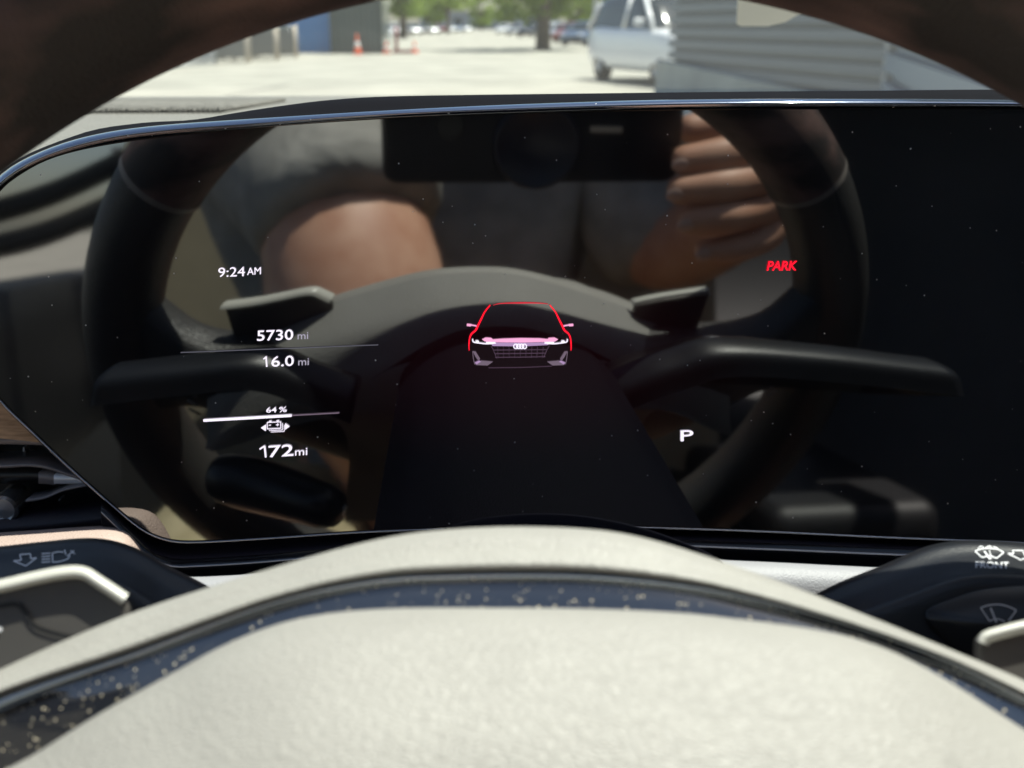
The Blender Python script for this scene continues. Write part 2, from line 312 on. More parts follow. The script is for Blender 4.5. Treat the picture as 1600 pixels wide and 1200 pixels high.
# ================================================================== dashboard
dash = thing('dashboard', (0, 0.5, CAMZ-0.75), 'pale leather dashboard with wood trim and black air vent behind the display', 'dashboard')
fx = lambda x: 0.77-0.10*(x/0.7)**2
loft(MB(), [[np.array([x, 0.325+0.0*x, DZ-0.03]) for x in np.linspace(-.7, .7, 9)], [np.array([x, 0.332, DZ-0.006]) for x in np.linspace(-.7, .7, 9)], [np.array([x, 0.36, DZ]) for x in np.linspace(-.7, .7, 9)],
            [np.array([x, 0.55, DZ+0.001]) for x in np.linspace(-.7, .7, 9)], [np.array([x, fx(x)-0.03, DZ]) for x in np.linspace(-.7, .7, 9)], [np.array([x, fx(x), DZ-0.008]) for x in np.linspace(-.7, .7, 9)],
            [np.array([x, fx(x)+0.05, DZ-0.03]) for x in np.linspace(-.7, .7, 9)]], 40, 24).build('top_pad', M['dash'], dash)
mb = MB()
for k in range(84):
    t = k/83; x = -0.375+0.225*t
    box(mb, (x, 0.605+0.01*t, CAMZ+DZ+0.0022), (0.0013, 0.085, 0.003), rz=-0.22)
mb.build('speaker_grille', M['dash'], dash)
mb = MB(); prism(mb, [np.array([x, 0.335, z]) for x, z in ((-.7, DZ-.03), (.7, DZ-.03), (.7, -.74), (-.7, -.74))], np.array([0, 0.40, 0])); mb.build('lower_body', M['dark'], dash, False)
# wood strip and vent, on planes set back behind the display
wd = [(-420, 560), (-60, 570), (40, 640), (90, 690), (60, 691), (0, 685), (-200, 682), (-420, 684)]
prism(MB(), [S(x, y, -0.014) for x, y in wd], SM*0.01).build('wood_trim', M['wood'], dash, False)
vh = [(-420, 684), (0, 686), (160, 690), (260, 800), (190, 812), (0, 832), (-420, 850)]
vent = prism(MB(), [S(x, y, -0.040) for x, y in vh], SM*0.01).build('air_vent', M['vent'], dash, False)
def bar(pts, w, o, thick, name, m, parent, n=24, smooth=True):
    top = [S(x, y-w/2, o) for x, y in pts]; bot = [S(x, y+w/2, o) for x, y in pts]
    mb = MB(); loft(mb, [top, bot, [p+SM*thick for p in bot], [p+SM*thick for p in top]], n, close=True); return mb.build(name, m, parent, smooth)
bar([(-420, 686), (0, 689), (110, 693), (190, 700)], 10, -0.016, 0.02, 'vent_blade', M['ventg'], vent)
bar([(-420, 735), (0, 729), (45, 727), (75, 731), (105, 741), (135, 750), (160, 753)], 5, -0.020, 0.015, 'vent_blade', M['ventg'], vent)
bar([(-420, 748), (0, 745), (60, 745), (100, 750), (160, 757)], 22, -0.026, 0.010, 'vent_blade', M['vent'], vent)
bar([(40, 783), (70, 778), (100, 766), (140, 758), (170, 757)], 3.5, -0.020, 0.008, 'vent_blade', M['ventg'], vent)
bar([(-420, 850), (0, 828), (100, 819), (190, 809), (225, 806)], 13, -0.014, 0.03, 'vent_frame', M['ledge'], vent)
bar([(84, 749), (100, 749), (118, 749), (140, 750)], 14, -0.0225, 0.006, 'vent_lever', M['silver'], vent)
bar([(60, 747), (72, 747), (85, 749)], 18, -0.0235, 0.006, 'vent_lever_root', M['ventg'], vent)
for x, y0, y1 in ((37, 699, 713), (43, 786, 808), (93, 780, 804), (145, 778, 800), (-20, 700, 714)):
    prism(MB(), [S(x-1.3, y0, -0.034), S(x+1.3, y0, -0.034), S(x+1.3, y1, -0.034), S(x-1.3, y1, -0.034)], SM*0.004).build('vent_slat', mat('slat edge', (0.7, 0.68, 0.7), 0.4), vent, False)
kc = S(5, 796, -0.020); mb = MB(); e1 = S(6, 796, -0.020)-kc; e1 /= np.linalg.norm(e1); e2 = np.cross(SM, e1)
def disc(mb, c, r0, r1, h0, h1, n=28):
    v = []; 
    for r, h in ((r0, h0), (r1, h1)):
        v += [c+O+(e1*math.cos(2*math.pi*k/n)+e2*math.sin(2*math.pi*k/n))*r-SM*h for k in range(n)]
    mb.add(v, [(k, (k+1) % n, n+(k+1) % n, n+k) for k in range(n)]); return mb
disc(mb, kc, 0.0048, 0.0048, -0.012, 0.0); disc(mb, kc, 0.0048, 0.0040, 0, 0.001); disc(mb, kc, 0.0040, 0.0034, 0.001, -0.0005); disc(mb, kc, 0.0034, 0.0001, -0.0005, -0.0002)
kn = mb.build('vent_knob', mat('knob', (0.5, 0.5, 0.5), 0.2, 0.8), vent)
# lower taupe pad below the vent
la = [(-420, 860), (-200, 845), (0, 832), (60, 828), (130, 823), (175, 822), (200, 829), (216, 846), (228, 866), (240, 890), (255, 920)]
loft(MB(), [[S(x, y, -0.02) for x, y in la], [S(x, y+1, 0.0) for x, y in la], [S(x-3, y+9, 0.008) for x, y in la], [S(x-8, y+34, 0.016) for x, y in la], [S(x-14, y+110, 0.018) for x, y in la], [S(x-20, y+420, 0.0) for x, y in la]], 50, 26).build('lower_pad', M['dash_low'], dash)
# pale trim under the carrier
lp = [(200, 906), (315, 906), (440, 899), (700, 884), (1000, 876), (1180, 882), (1320, 889), (1600, 902), (2000, 920)]
loft(MB(), [[S(x, y-6, -0.002) for x, y in lp], [S(x, y, 0.011) for x, y in lp], [S(x, y+40, 0.017) for x, y in lp], [S(x, y+160, 0.012) for x, y in lp]], 40, 10).build('column_surround', M['colpad'], dash)
# leather gaiter over the steering column
hp = [(560, 930), (620, 868), (690, 829), (740, 814), (800, 806), (860, 804), (920, 809), (990, 823), (1060, 846), (1120, 874), (1180, 930)]
hp2 = [(830+(x-830)*0.9, y+4) for x, y in hp]
loft(MB(), [[S(x, y+30, 0.004) for x, y in hp], [W(x, y+2, -0.085) for x, y in hp], [W(x, y, -0.062) for x, y in hp], [W(x, y+12, -0.052) for x, y in hp2], [W(830+(x-830)*1.25, y+60, -0.048) for x, y in hp2], [W(830+(x-830)*1.75, y+150, -0.046) for x, y in hp2]], 50, 20).build('column_cover', M['navy'], dash)

# ================================================================== display
disp = thing('instrument_display', S(800, 850, 0)+O, 'glossy black driver display with lit mileage readout and red car graphic', 'car display')
OUT = [(2100, 192), (1850, 180), (1600, 172), (1350, 171), (1085, 172), (800, 178), (600, 186), (400, 200), (260, 214), (190, 223), (125, 235), (75, 250), (35, 271), (0, 298), (-28, 335), (-46, 385), (-50, 440), (-42, 510), (-25, 575), (0, 622), (50, 672), (100, 720), (150, 765), (195, 804), (228, 829), (262, 842), (300, 845), (400, 840), (550, 830), (700, 824), (850, 821), (1000, 822), (1190, 828), (1380, 837), (1600, 846), (1850, 858), (2100, 872)]
out_s = crs(np.array([(x, y, 0) for x, y in OUT]), 240)[:, :2]
prism(MB(), [S(x, y, 0) for x, y in out_s], SM*0.004).build('glass_panel', M['glass'], disp, False)
# tangent offset of an outline in pixels
def offs(P, d):
    P = np.asarray(P); t = np.gradient(P, axis=0); t /= np.linalg.norm(t, axis=1)[:, None]; return P+np.stack([t[:, 1], -t[:, 0]], 1)*d*-1
sgn = 1
o4 = offs(out_s, 4*sgn)
if o4[60][1] > out_s[60][1]: sgn = -1
def OF(d): return offs(out_s, d*sgn)
loft(MB(), [[S(x, y, 0.0002) for x, y in OF(0.4)], [S(x, y, 0.0004) for x, y in OF(1.8)], [S(x, y, -0.001) for x, y in OF(5)], [S(x, y, -0.02) for x, y in OF(5.5)]], 240).build('bezel', M['bezel'], disp)
sub = [i for i in range(240) if out_s[i][1] > 605]
loft(MB(), [[S(*OF(1.6)[i], 0.0006) for i in sub], [S(*OF(3.0)[i], 0.0009) for i in sub], [S(*OF(4.2)[i], 0.0002) for i in sub]], 160).build('polished_edge', M['bright'], disp)
ct = [(-60, 372), (-40, 322), (0, 274), (50, 243), (125, 216), (220, 199), (400, 185), (600, 172), (850, 161), (1085, 155), (1350, 154), (1600, 156), (1850, 163), (2100, 174)]
cb = [(-48, 378), (-28, 330), (0, 293), (50, 259), (125, 232), (220, 214), (400, 199), (600, 184), (850, 174), (1085, 168), (1350, 167), (1600, 168), (1850, 176), (2100, 187)]
A_, B_ = crs(np.array([(*p, 0) for p in ct]), 60)[:, :2], crs(np.array([(*p, 0) for p in cb]), 60)[:, :2]
mix_ = lambda t, o: [S(*(a*(1-t)+b*t), o) for a, b in zip(A_, B_)]
loft(MB(), [mix_(1.1, -0.001), mix_(1.0, 0.0012), mix_(0.75, 0.0026), mix_(0.45, 0.0026), mix_(0.15, 0.0008), mix_(0.0, -0.002), mix_(-0.02, -0.006)], 120, 22).build('top_trim', M['chrome'], disp)
ht = [(-60, 372), (0, 272), (125, 213), (220, 196), (300, 191), (370, 180), (430, 171), (500, 162), (580, 156), (700, 153), (1085, 148), (1350, 146), (1600, 145), (2100, 160)]
hs = crs(np.array([(*p, 0) for p in ht]), 60)[:, :2]
loft(MB(), [mix_(0.1, -0.002), [S(*p, -0.012) for p in hs], [S(*p, -0.022) for p in hs], [S(x, y+60, -0.03) for x, y in hs]], 100, 14).build('hood', M['hood'], disp)
# carrier lip below the glass
la1 = [(150, 770), (205, 815), (235, 838), (270, 849), (300, 851), (400, 847), (550, 837), (700, 831), (1000, 829), (1190, 835), (1380, 844), (1600, 853), (2000, 873)]
la2 = [(158, 790), (208, 836), (238, 862), (268, 872), (300, 873), (400, 867), (550, 855), (700, 847), (1000, 843), (1190, 848), (1380, 857), (1600, 866), (2000, 886)]
la3 = [(158, 800), (208, 848), (238, 874), (268, 885), (300, 885), (400, 879), (550, 866), (700, 857), (1000, 852), (1190, 858), (1380, 866), (1600, 875), (2000, 895)]
la4 = [(158, 820), (214, 866), (246, 896), (278, 907), (315, 908), (440, 903), (560, 893), (700, 882), (1000, 876), (1180, 881), (1380, 890), (1600, 900), (2000, 920)]
loft(MB(), [[S(x, y-4, -0.006) for x, y in la1], [S(x, y, -0.005) for x, y in la1], [S(x, y-6, -0.001) for x, y in la2], [S(x, y, 0.003) for x, y in la2]], 80).build('carrier_lip', M['ledge'], disp)
loft(MB(), [[S(x, y, 0.003) for x, y in la2], [S(x, y-4, 0.0035) for x, y in la3], [S(x, y-1.2, 0.004) for x, y in la3]], 80).build('carrier_band', M['bezel'], disp)
loft(MB(), [[S(x, y-1.2, 0.004) for x, y in la3], [S(x, y, 0.0043) for x, y in la3], [S(x, y+1.2, 0.004) for x, y in la3]], 80).build('polished_line', mat('polished line', (0.42, 0.42, 0.46), 0.3, 1), disp)
loft(MB(), [[S(x, y+1.2, 0.004) for x, y in la3], [S(x, y+6, 0.001) for x, y in la3], [S(x, y, 0.001) for x, y in la4], [S(x, y+3, -0.008) for x, y in la4]], 80).build('carrier_foot', M['bezel'], disp)

# ---- what the display shows
E_O = 0.0005
def text(s, xl, yl, xr, yr, h, m, name, parent, bold=0.0, shear=0.0):
    bold = bold*0.5
    c = bpy.data.curves.new(name, 'FONT'); c.body = s; c.size = 1; c.offset = bold; c.resolution_u = 3; c.shear = shear
    o = bpy.data.objects.new(name, c); col.objects.link(o); bpy.context.view_layer.update()
    me = bpy.data.meshes.new_from_object(o.evaluated_get(bpy.context.evaluated_depsgraph_get()))
    bpy.data.objects.remove(o); bpy.data.curves.remove(c)
    v = np.array([p.co[:] for p in me.vertices]); x0, x1 = v[:, 0].min(), v[:, 0].max(); y1 = v[:, 1].max()
    base = 0.0
    P = []
    for x, y, z in v:
        t = (x-x0)/(x1-x0); P.append((xl+(xr-xl)*t, yl+(yr-yl)*t-h*(y-base)/(y1-base)))
    f = [tuple(p.vertices) for p in me.polygons]; bpy.data.meshes.remove(me)
    return P, f
def dtext(*a, **k):
    P, f = text(*a, **k); return MB().add([S(x, y, E_O)+O for x, y in P], f).build(a[7], a[6], a[8], False)
def strip(P, w):
    P = np.asarray(P, float); t = np.gradient(P, axis=0); t /= np.linalg.norm(t, axis=1)[:, None]; n = np.stack([t[:, 1], -t[:, 0]], 1)
    w = np.broadcast_to(np.asarray(w, float), (len(P),))[:, None]; a, b = P+n*w/2, P-n*w/2; k = len(P)
    return np.r_[a, b], [(i, i+1, k+i+1, k+i) for i in range(k-1)]
def smooth2(P, n): return crs(np.array([(*p, 0) for p in P]), n)[:, :2]
def dshape(strokes, polys, name, m, parent, o=E_O):
    mb = MB()
    for P, wd_ in strokes:
        v, f = strip(P, wd_); mb.add([S(x, y, o)+O for x, y in v], f)
    for P in polys: mb.add([S(x, y, o)+O for x, y in P], [tuple(range(len(P)))])
    return mb.build(name, m, parent, False)
lc, ld = M['lcd'], M['lcd_dim']
dtext('9:24', 341, 433, 382.5, 431.4, 14.6, lc, 'clock_text', disp)
dtext('AM', 386, 429.8, 407.5, 428.6, 11.2, lc, 'clock_text', disp)
dtext('5730', 401.5, 532.6, 458, 530.6, 16, lc, 'odometer_text', disp, bold=0.012)
dtext('mi', 465, 530.2, 481.5, 529.6, 10.5, ld, 'unit_text', disp)
dshape([([(411.6, 561.2), (416.2, 557.4)], 2.0), ([(415.6, 557.2), (416.8, 573.3)], 2.3)], [], 'trip_text', lc, disp)
dtext('6.0', 424, 573, 459, 571.4, 16, lc, 'trip_text', disp, bold=0.012)
dtext('mi', 466, 571, 482.5, 570.4, 10.5, ld, 'unit_text', disp)
dtext('64', 416, 644.8, 432, 644.2, 8, lc, 'charge_text', disp, bold=0.02)
dtext('%', 436, 644.2, 448, 643.4, 8, lc, 'charge_text', disp, bold=0.02)
dshape([([(405.6, 702), (413.6, 697)], 2.3), ([(413.2, 696.8), (415.2, 715)], 2.6)], [], 'range_text', lc, disp)
dtext('72', 419.5, 714.6, 458.5, 712, 18, lc, 'range_text', disp, bold=0.015)
dtext('mi', 461, 712, 480, 711, 11, lc, 'unit_text', disp)
dtext('P', 1063.5, 689.4, 1083.5, 688.4, 16.5, lc, 'gear_letter', disp, bold=0.01)
dtext('PARK', 1198, 422.5, 1246, 422, 14.5, M['lcd_red'], 'park_warning', disp, bold=0.045, shear=0.22)
dshape([([(282, 551), (436, 545), (591, 539)], 1.1)], [], 'divider_line', M['lcd_line'], disp)
dshape([([(317.7, 657.2), (386, 653.4), (455.7, 649.4)], 4)], [], 'charge_bar', lc, disp)
dshape([([(456.5, 649.2), (530, 645.2)], 1.8)], [], 'charge_bar', M['lcd_dark'], disp)
q = lambda X, Y: (290+X/3.427, 390+Y/3.427)
dshape([([q(437, 925), q(437, 962)], 1.2), ([q(437, 961), q(472, 959), q(510, 957)], 1.2), ([q(509, 957), q(509, 922)], 1.2), ([q(436, 926), q(510, 923)], 1.2), ([q(446, 920), q(460, 919)], 1.8), ([q(486, 918), q(500, 917)], 1.8),
        ([q(445, 941), q(456, 941)], 1.2), ([q(484, 939), q(500, 938)], 1.2), ([q(492, 931), q(492, 946)], 1.2),
        ([q(446, 969), q(518, 966)], 1.0), ([q(518, 966), q(518, 930)], 1.0), ([q(455, 977), q(528, 974)], 1.0), ([q(528, 974), q(528, 938)], 1.0)],
       [[q(403, 955), q(430, 937), q(430, 973)], [q(557, 947), q(533, 930), q(533, 965)]], 'battery_symbol', lc, disp)
# car graphic
q = lambda X, Y: (700+X*0.14375, 440+Y*0.14375)
cg = dshape([(smooth2([q(490, 258), q(560, 240), q(800, 232), q(1000, 235), q(1090, 245)], 24), np.r_[np.linspace(.6, 2.0, 12), np.linspace(2.0, .6, 12)])], [], 'car_graphic', M['lcd_red2'], disp)
for sx in (1, -1):
    fxx = lambda X: X if sx == 1 else 1567-X
    dshape([(smooth2([q(fxx(460), 255), q(fxx(400), 330), q(fxx(360), 410), q(fxx(320), 490), q(fxx(300), 530), q(fxx(255), 570), q(fxx(235), 620), q(fxx(228), 690), q(fxx(230), 750)], 40), np.r_[np.linspace(1.6, 3.2, 20), np.linspace(3.2, 1.2, 20)])], [], 'side_outline', M['lcd_red'], cg)
    dshape([([q(fxx(310), 483), q(fxx(240), 470)], 2.0)], [[q(fxx(255), 462), q(fxx(205), 458), q(fxx(205), 484), q(fxx(250), 488)]], 'mirror_outline', M['lcd_pink'], cg)
    dshape([(smooth2([q(fxx(268), 625), q(fxx(275), 655), q(fxx(340), 668), q(fxx(420), 676), q(fxx(520), 668)], 20), 1.8)], [[q(fxx(300), 640), q(fxx(330), 640), q(fxx(340), 660), q(fxx(300), 658)], [q(fxx(410), 655), q(fxx(520), 655), q(fxx(480), 682), q(fxx(420), 676)]], 'headlamp_graphic', lc, cg, E_O+0.0002)
    dshape([], [[q(fxx(370), 628), q(fxx(410), 608), q(fxx(470), 612), q(fxx(500), 640), q(fxx(480), 662), q(fxx(400), 650)]], 'wing_graphic', M['lcd_pink'], cg)
    dshape([([q(fxx(268), 760), q(fxx(275), 830), q(fxx(290), 900)], 1.0)], [[q(fxx(268), 756), q(fxx(300), 760), q(fxx(350), 840), q(fxx(330), 860), q(fxx(300), 820)], [q(fxx(290), 890), q(fxx(360), 858), q(fxx(490), 870), q(fxx(430), 912), q(fxx(310), 908)]], 'intake_graphic', M['lcd_dark'], cg)
    dshape([], [[q(fxx(290), 880), q(fxx(340), 858), q(fxx(360), 870), q(fxx(310), 900)]], 'intake_highlight', M['lcd_mauve'], cg, E_O+0.0002)
dshape([], [[q(490, 628), q(600, 620), q(800, 614), q(1000, 617), q(1085, 625), q(1080, 655), q(800, 662), q(490, 658)]], 'bonnet_graphic', M['lcd_pink'], cg)
dshape([], [[q(480, 662), q(800, 664), q(1090, 660), q(1085, 690), q(800, 704), q(480, 700)]], 'nose_graphic', M['lcd_mauve'], cg)
dshape([([q(465, 700), q(490, 735), q(530, 835)], .8), ([q(1105, 690), q(1080, 735), q(1040, 825)], .8), ([q(440, 938), q(800, 935), q(1130, 920)], .8)]+[([q(500+i*6, 745+i*40), q(800, 742+i*40), q(1075-i*8, 740+i*38)], 1.0) for i in range(3)]+[([q(540+k*62, 710), q(545+k*60, 830)], .5) for k in range(9)], [], 'grille_graphic', M['lcd_faint'], cg)
mbx = MB()
for k in range(4):
    cx, cy = 737+k*31.5, 704; ring = [q(cx+23*math.cos(a), cy+25*math.sin(a)) for a in np.linspace(0, 2*math.pi, 25)]
    v, f = strip(ring, 1.5); mbx.add([S(x, y, E_O+0.0004+0.00005*k)+O for x, y in v], f)
mbx.build('emblem', lc, cg, False)

# ================================================================== steering wheel
wheel = thing('steering_wheel', WC+O, 'dark leather steering wheel with pale leather hub and glossy black trim arc', 'steering wheel')
def rim_piece(a0, a1, r, name, m, sq=1.15, n=90):
    rows = []
    for k in range(n):
        a = a0+(a1-a0)*k/(n-1); rad = RT*math.sin(a)+WU*math.cos(a)
        rows.append([WC+rad*0.1685+rad*(r*math.cos(b))+WN*(r*sq*math.sin(b)) for b in np.linspace(0, 2*math.pi, 33)])
    mb = MB(); loft(mb, rows, 33); return mb.build(name, m, wheel)
A55 = R_(55)
up_g = rim_piece(-A55, A55, 0.0178, 'upper_grip', M['rim'])
rim_piece(A55, 2*math.pi-A55, 0.0172, 'lower_rim', M['rim_low'], n=120)
for s in (-1, 1): rim_piece(s*A55-0.008, s*A55+0.008, 0.0180, 'rim_seam', M['seam'], n=4)
sil = [(-460, 1340), (-320, 1220), (-150, 1118), (0, 1046), (100, 1001), (200, 960), (300, 926), (400, 895), (550, 852), (640, 834), (720, 826), (800, 823), (860, 824), (930, 828), (1000, 839), (1100, 868), (1200, 902), (1300, 940), (1400, 980), (1500, 1021), (1600, 1063), (1750, 1132), (1950, 1242), (2080, 1350)]
grv = [(-460, 1385), (-320, 1262), (-150, 1160), (0, 1084), (100, 1050), (200, 1018), (300, 982), (400, 946), (480, 923), (550, 908), (620, 898), (700, 894), (800, 892), (900, 893), (1000, 901), (1100, 915), (1200, 938), (1300, 966), (1400, 998), (1500, 1036), (1600, 1084), (1750, 1160), (1950, 1280), (2080, 1395)]
pad = [(-420, 1480), (-250, 1360), (-80, 1250), (60, 1175), (130, 1130), (200, 1090), (280, 1046), (350, 1008), (420, 980), (480, 964), (560, 954), (650, 950), (750, 950), (900, 951), (1050, 957), (1150, 967), (1230, 977), (1310, 991), (1380, 1012), (1450, 1046), (1530, 1094), (1600, 1140), (1750, 1225), (1950, 1350), (2080, 1470)]
def WR(c, n, dy=0): return [W(x, y+dy, n) for x, y in c]
sil2 = smooth2(sil, 40); grv2 = smooth2(grv, 40); pad2 = smooth2(pad, 40)
def mixc(t, n): return [W(*(a*(1-t)+b*t), n) for a, b in zip(sil2, grv2)]
def sink(c, n, db): return [W(x, y, -0.002)+WN*n-WU*db for x, y in c]
loft(MB(), [sink(sil2, -0.0042, 0.0003), mixc(0.0, -0.003), mixc(0.22, 0.0006), mixc(0.5, 0.0022), mixc(0.72, 0.0036), mixc(0.86, 0.0042), mixc(0.94, 0.0038), mixc(0.99, 0.0016), mixc(1.02, -0.003)], 160, 44).build('airbag_shell', M['pad_roll'], wheel)
def mixp(t, n): return [W(*(a*(1-t)+b*t), n) for a, b in zip(grv2, pad2)]
loft(MB(), [mixp(-0.10, -0.004), mixp(-0.02, 0.0002), mixp(0.05, 0.0015), mixp(0.2, 0.0020), mixp(0.4, 0.00245), mixp(0.65, 0.0030), mixp(0.95, 0.0035), mixp(1.15, 0.0037), mixp(1.3, 0.001)], 140, 24).build('trim_arc', M['piano'], wheel)
pc = np.array([800, 1700])
loft(MB(), [mixp(-0.02, 0.0010), mixp(0.03, 0.0027), mixp(0.09, 0.0032), mixp(0.16, 0.0033), mixp(0.19, 0.0018)], 140, 10).build('trim_edge', mat('sky glint trim edge', (0.55, 0.60, 0.66), 0.16, 1), wheel)  # pale metal strip stands in for bright sky mirrored along the trim
def padrow(t, n): return [W(*(p*(1-t)+np.array([800+(p[0]-800)*0.75, 2300])*t), n) for p in pad2]
loft(MB(), [padrow(0.012, 0.0025), padrow(0.002, 0.0050), padrow(0.0, 0.0075), padrow(0.006, 0.0108), padrow(0.03, 0.0160), padrow(0.09, 0.0228), padrow(0.18, 0.0298), padrow(0.3, 0.034), padrow(0.55, 0.034), padrow(0.8, 0.028), padrow(1.0, 0.012)], 160, 70).build('centre_pad', M['pad'], wheel)
# hub back cover
mb = MB(); loft(mb, [sink(sil2, -0.0034, 0.0002), sink(sil2, -0.014, 0.0018), sink(sil2, -0.028, 0.006), sink(sil2, -0.036, 0.016), sink(sil2, -0.040, 0.022), [WQ(a*0.6, 0.0, -0.045) for a in np.linspace(-.12, .12, 9)], [WQ(a*0.6, -0.08, -0.03) for a in np.linspace(-.12, .12, 9)]], 80, 30).build('hub_back', M['hub_grey'], wheel)
for s in (-1, 1):
    rows = []
    for a, b0, b1, n0, n1 in ((0.05, -0.050, 0.028, -0.038, 0.000), (0.10, -0.024, 0.024, -0.034, 0.000), (0.13, -0.012, 0.026, -0.026, 0.002), (0.152, -0.018, 0.042, -0.018, 0.010), (0.165, -0.03, 0.055, -0.012, 0.008)):
        bc, nc, hb, hn = (b0+b1)/2, (n0+n1)/2, (b1-b0)/2, (n1-n0)/2
        rows.append([WQ(s*a, bc+hb*np.sign(math.cos(t))*abs(math.cos(t))**0.6, nc+hn*np.sign(math.sin(t))*abs(math.sin(t))**0.6) for t in np.linspace(0, 2*math.pi, 25)])
    sp = MB(); loft(sp, rows, 33, 20); so = sp.build('spoke', M['rim_low'], wheel)
    mb = MB()
    for k in range(7):
        b = 0.022-0.005*k; tube(mb, [WQ(s*0.134, b, -0.0275)+O, WQ(s*0.139, b+0.002, -0.0255)+O], 0.0007, 5)
    mb.build('stitching', M['stitch'], so)
# paddles
def paddle(face, edge_w, n, name_label, groove=None):
    mb = MB(); fpts = [W(x, y, n) for x, y in face]
    prism(mb, fpts, -WN*0.003); p = mb.build('paddle', M['paddle'], wheel, False, bevel=0.0008)
    top = face[:edge_w]
    mbe = MB(); ins = smooth2(top, 40)
    cx, cy = np.mean([a for a, b in face]), np.mean([b for a, b in face])
    rows = []
    for t, dn in ((0.0, -0.0035), (-10, -0.0025), (-15, 0.0), (-10, 0.0022), (0.0, 0.0026), (5.0, 0.0012), (6, -0.001)):
        tg = np.gradient(ins, axis=0); tg /= np.linalg.norm(tg, axis=1)[:, None]; nr = np.stack([-tg[:, 1], tg[:, 0]], 1)
        rows.append([W(*(q_+nn_*t), n+dn) for q_, nn_ in zip(ins, nr)])
    loft(mbe, rows, 60, 16); mbe.build('paddle_edge', M['paddle_edge'], p)
    if groove:
        g_ = MB(); v, f = strip(smooth2(groove, 24), 7); g_.add([W(x, y, n+0.0004)+O for x, y in v], f); g_.build('paddle_groove', M['groove'], p, False)
    return p
pl = paddle([(-260, 965), (-120, 946), (0, 921), (60, 907), (105, 899), (130, 900), (150, 912), (178, 930), (193, 940), (197, 952), (196, 985), (150, 1080), (-260, 1240)], 9, -0.008, '', [(-120, 962), (0, 947), (24, 944), (34, 950), (50, 975), (62, 983), (105, 995), (170, 1006)])
g_ = MB(); v, f = strip([(-22, 984), (3, 983)], 6); g_.add([W(x, y, -0.0075)+O for x, y in v], f); g_.build('minus_mark', M['print'], pl, False)
pr = paddle([(1860, 930), (1760, 945), (1660, 962), (1600, 975), (1560, 985), (1537, 993), (1531, 1003), (1530, 1040), (1600, 1120), (1860, 1240)], 7, -0.008, '')

# ================================================================== stalks
def stalk(name, label, sil_, ridge, low, nb):
    t = thing(name, W(*sil_[len(sil_)//2], nb)+O, label, 'control stalk')
    rows = [[W(x, y+60, nb-0.020) for x, y in sil_], [W(x, y+4, nb-0.014) for x, y in sil_], [W(x, y, nb-0.0035) for x, y in sil_]]
    s2, r2 = smooth2(sil_, 30), smooth2(ridge, 30)
    rows += [[W(*(a*.6+b*.4), nb+0.0005) for a, b in zip(s2, r2)], [W(*(a*.15+b*.85), nb+0.0058) for a, b in zip(s2, r2)], [W(x, y+3, nb+0.008) for x, y in ridge], [W(x, y+20, nb+0.0085) for x, y in ridge], [W(x, y, nb+0.009) for x, y in low]]
    mb = MB(); loft(mb, rows, 50, 40); G = mb
    mb.f += [tuple(i*50 for i in range(40)), tuple(i*50+49 for i in range(39, -1, -1))]
    body = mb.build('stalk_body', M['stalk'], t)
    bv = BVHTree.FromPolygons([Vector(p) for p in mb.v], mb.f)
    return t, body, bv
def decal(bv, strokes, polys, name, m, parent, off=0.00025):
    mb = MB()
    def cast(x, y):
        d = Vector(ray(x, y)).normalized(); h = bv.ray_cast(Vector(O), d)
        return h[0]-d*off if h[0] else None
    for P, w_ in strokes:
        P = np.asarray(P, float); P = smooth2(P, max(12, 2*len(P))) if len(P) > 2 else np.array([P[0]*(1-t)+P[1]*t for t in np.linspace(0, 1, 6)])
        v, f = strip(P, w_); c = [cast(*p) for p in v]
        if all(c): mb.add(c, f)
    for P, f in polys:
        c = [cast(*p) for p in P]
        if all(c): mb.add(c, f)
    return mb.build(name, m, parent, False)
def poly_line(P, w_): return [([P[i], P[i+1]], w_) for i in range(len(P)-1)]
wst, wbody, wbv = stalk('wiper_stalk', 'dark wiper stalk marked FRONT at the right side of the hub',
    [(1180, 990), (1250, 946), (1310, 914), (1380, 886), (1440, 860), (1480, 850), (1530, 847), (1600, 851), (1700, 862), (1900, 890), (2250, 950)],
    [(1230, 1010), (1300, 972), (1388, 944), (1430, 928), (1460, 917), (1500, 902), (1540, 897), (1600, 899), (1700, 908), (1900, 940), (2250, 1005)],
    [(1240, 1060), (1300, 1050), (1388, 1060), (1430, 1080), (1470, 1090), (1520, 1100), (1560, 1110), (1620, 1120), (1720, 1130), (1900, 1150), (2250, 1200)], -0.056)
z5 = lambda X, Y: (1280+X/5, 820+Y/5)
decal(wbv, poly_line([z5(1218, 205), z5(1265, 188), z5(1330, 183), z5(1395, 190), z5(1442, 215)], 1.6)+poly_line([z5(1218, 205), z5(1270, 255), z5(1340, 240), z5(1385, 262), z5(1442, 215)], 1.6)+[([z5(1290, 205), z5(1335, 270)], 2.2), ([z5(1330, 195), z5(1345, 270)], 1.2)]
      + [([z5(1240, 185), z5(1262, 168), z5(1285, 178)], 1.3), ([z5(1300, 180), z5(1330, 165), z5(1350, 178)], 1.3), ([z5(1360, 170), z5(1385, 178), z5(1395, 190)], 1.3)], [], 'washer_symbol', M['print'], wst)
P, f = text('FRONT', z5(1222, 0)[0], z5(0, 335)[1], z5(1482, 0)[0], z5(0, 341)[1], 10, M['print'], 'front_text', None, bold=0.02)
decal(wbv, [], [(P, f)], 'front_text', M['print'], wst)
decal(wbv, poly_line([z5(1475, 225), z5(1520, 225), z5(1510, 200), z5(1590, 200), z5(1605, 235), z5(1640, 245), z5(1575, 275), z5(1530, 250), z5(1475, 225)], 1.5), [], 'arrow_symbol', M['print'], wst)
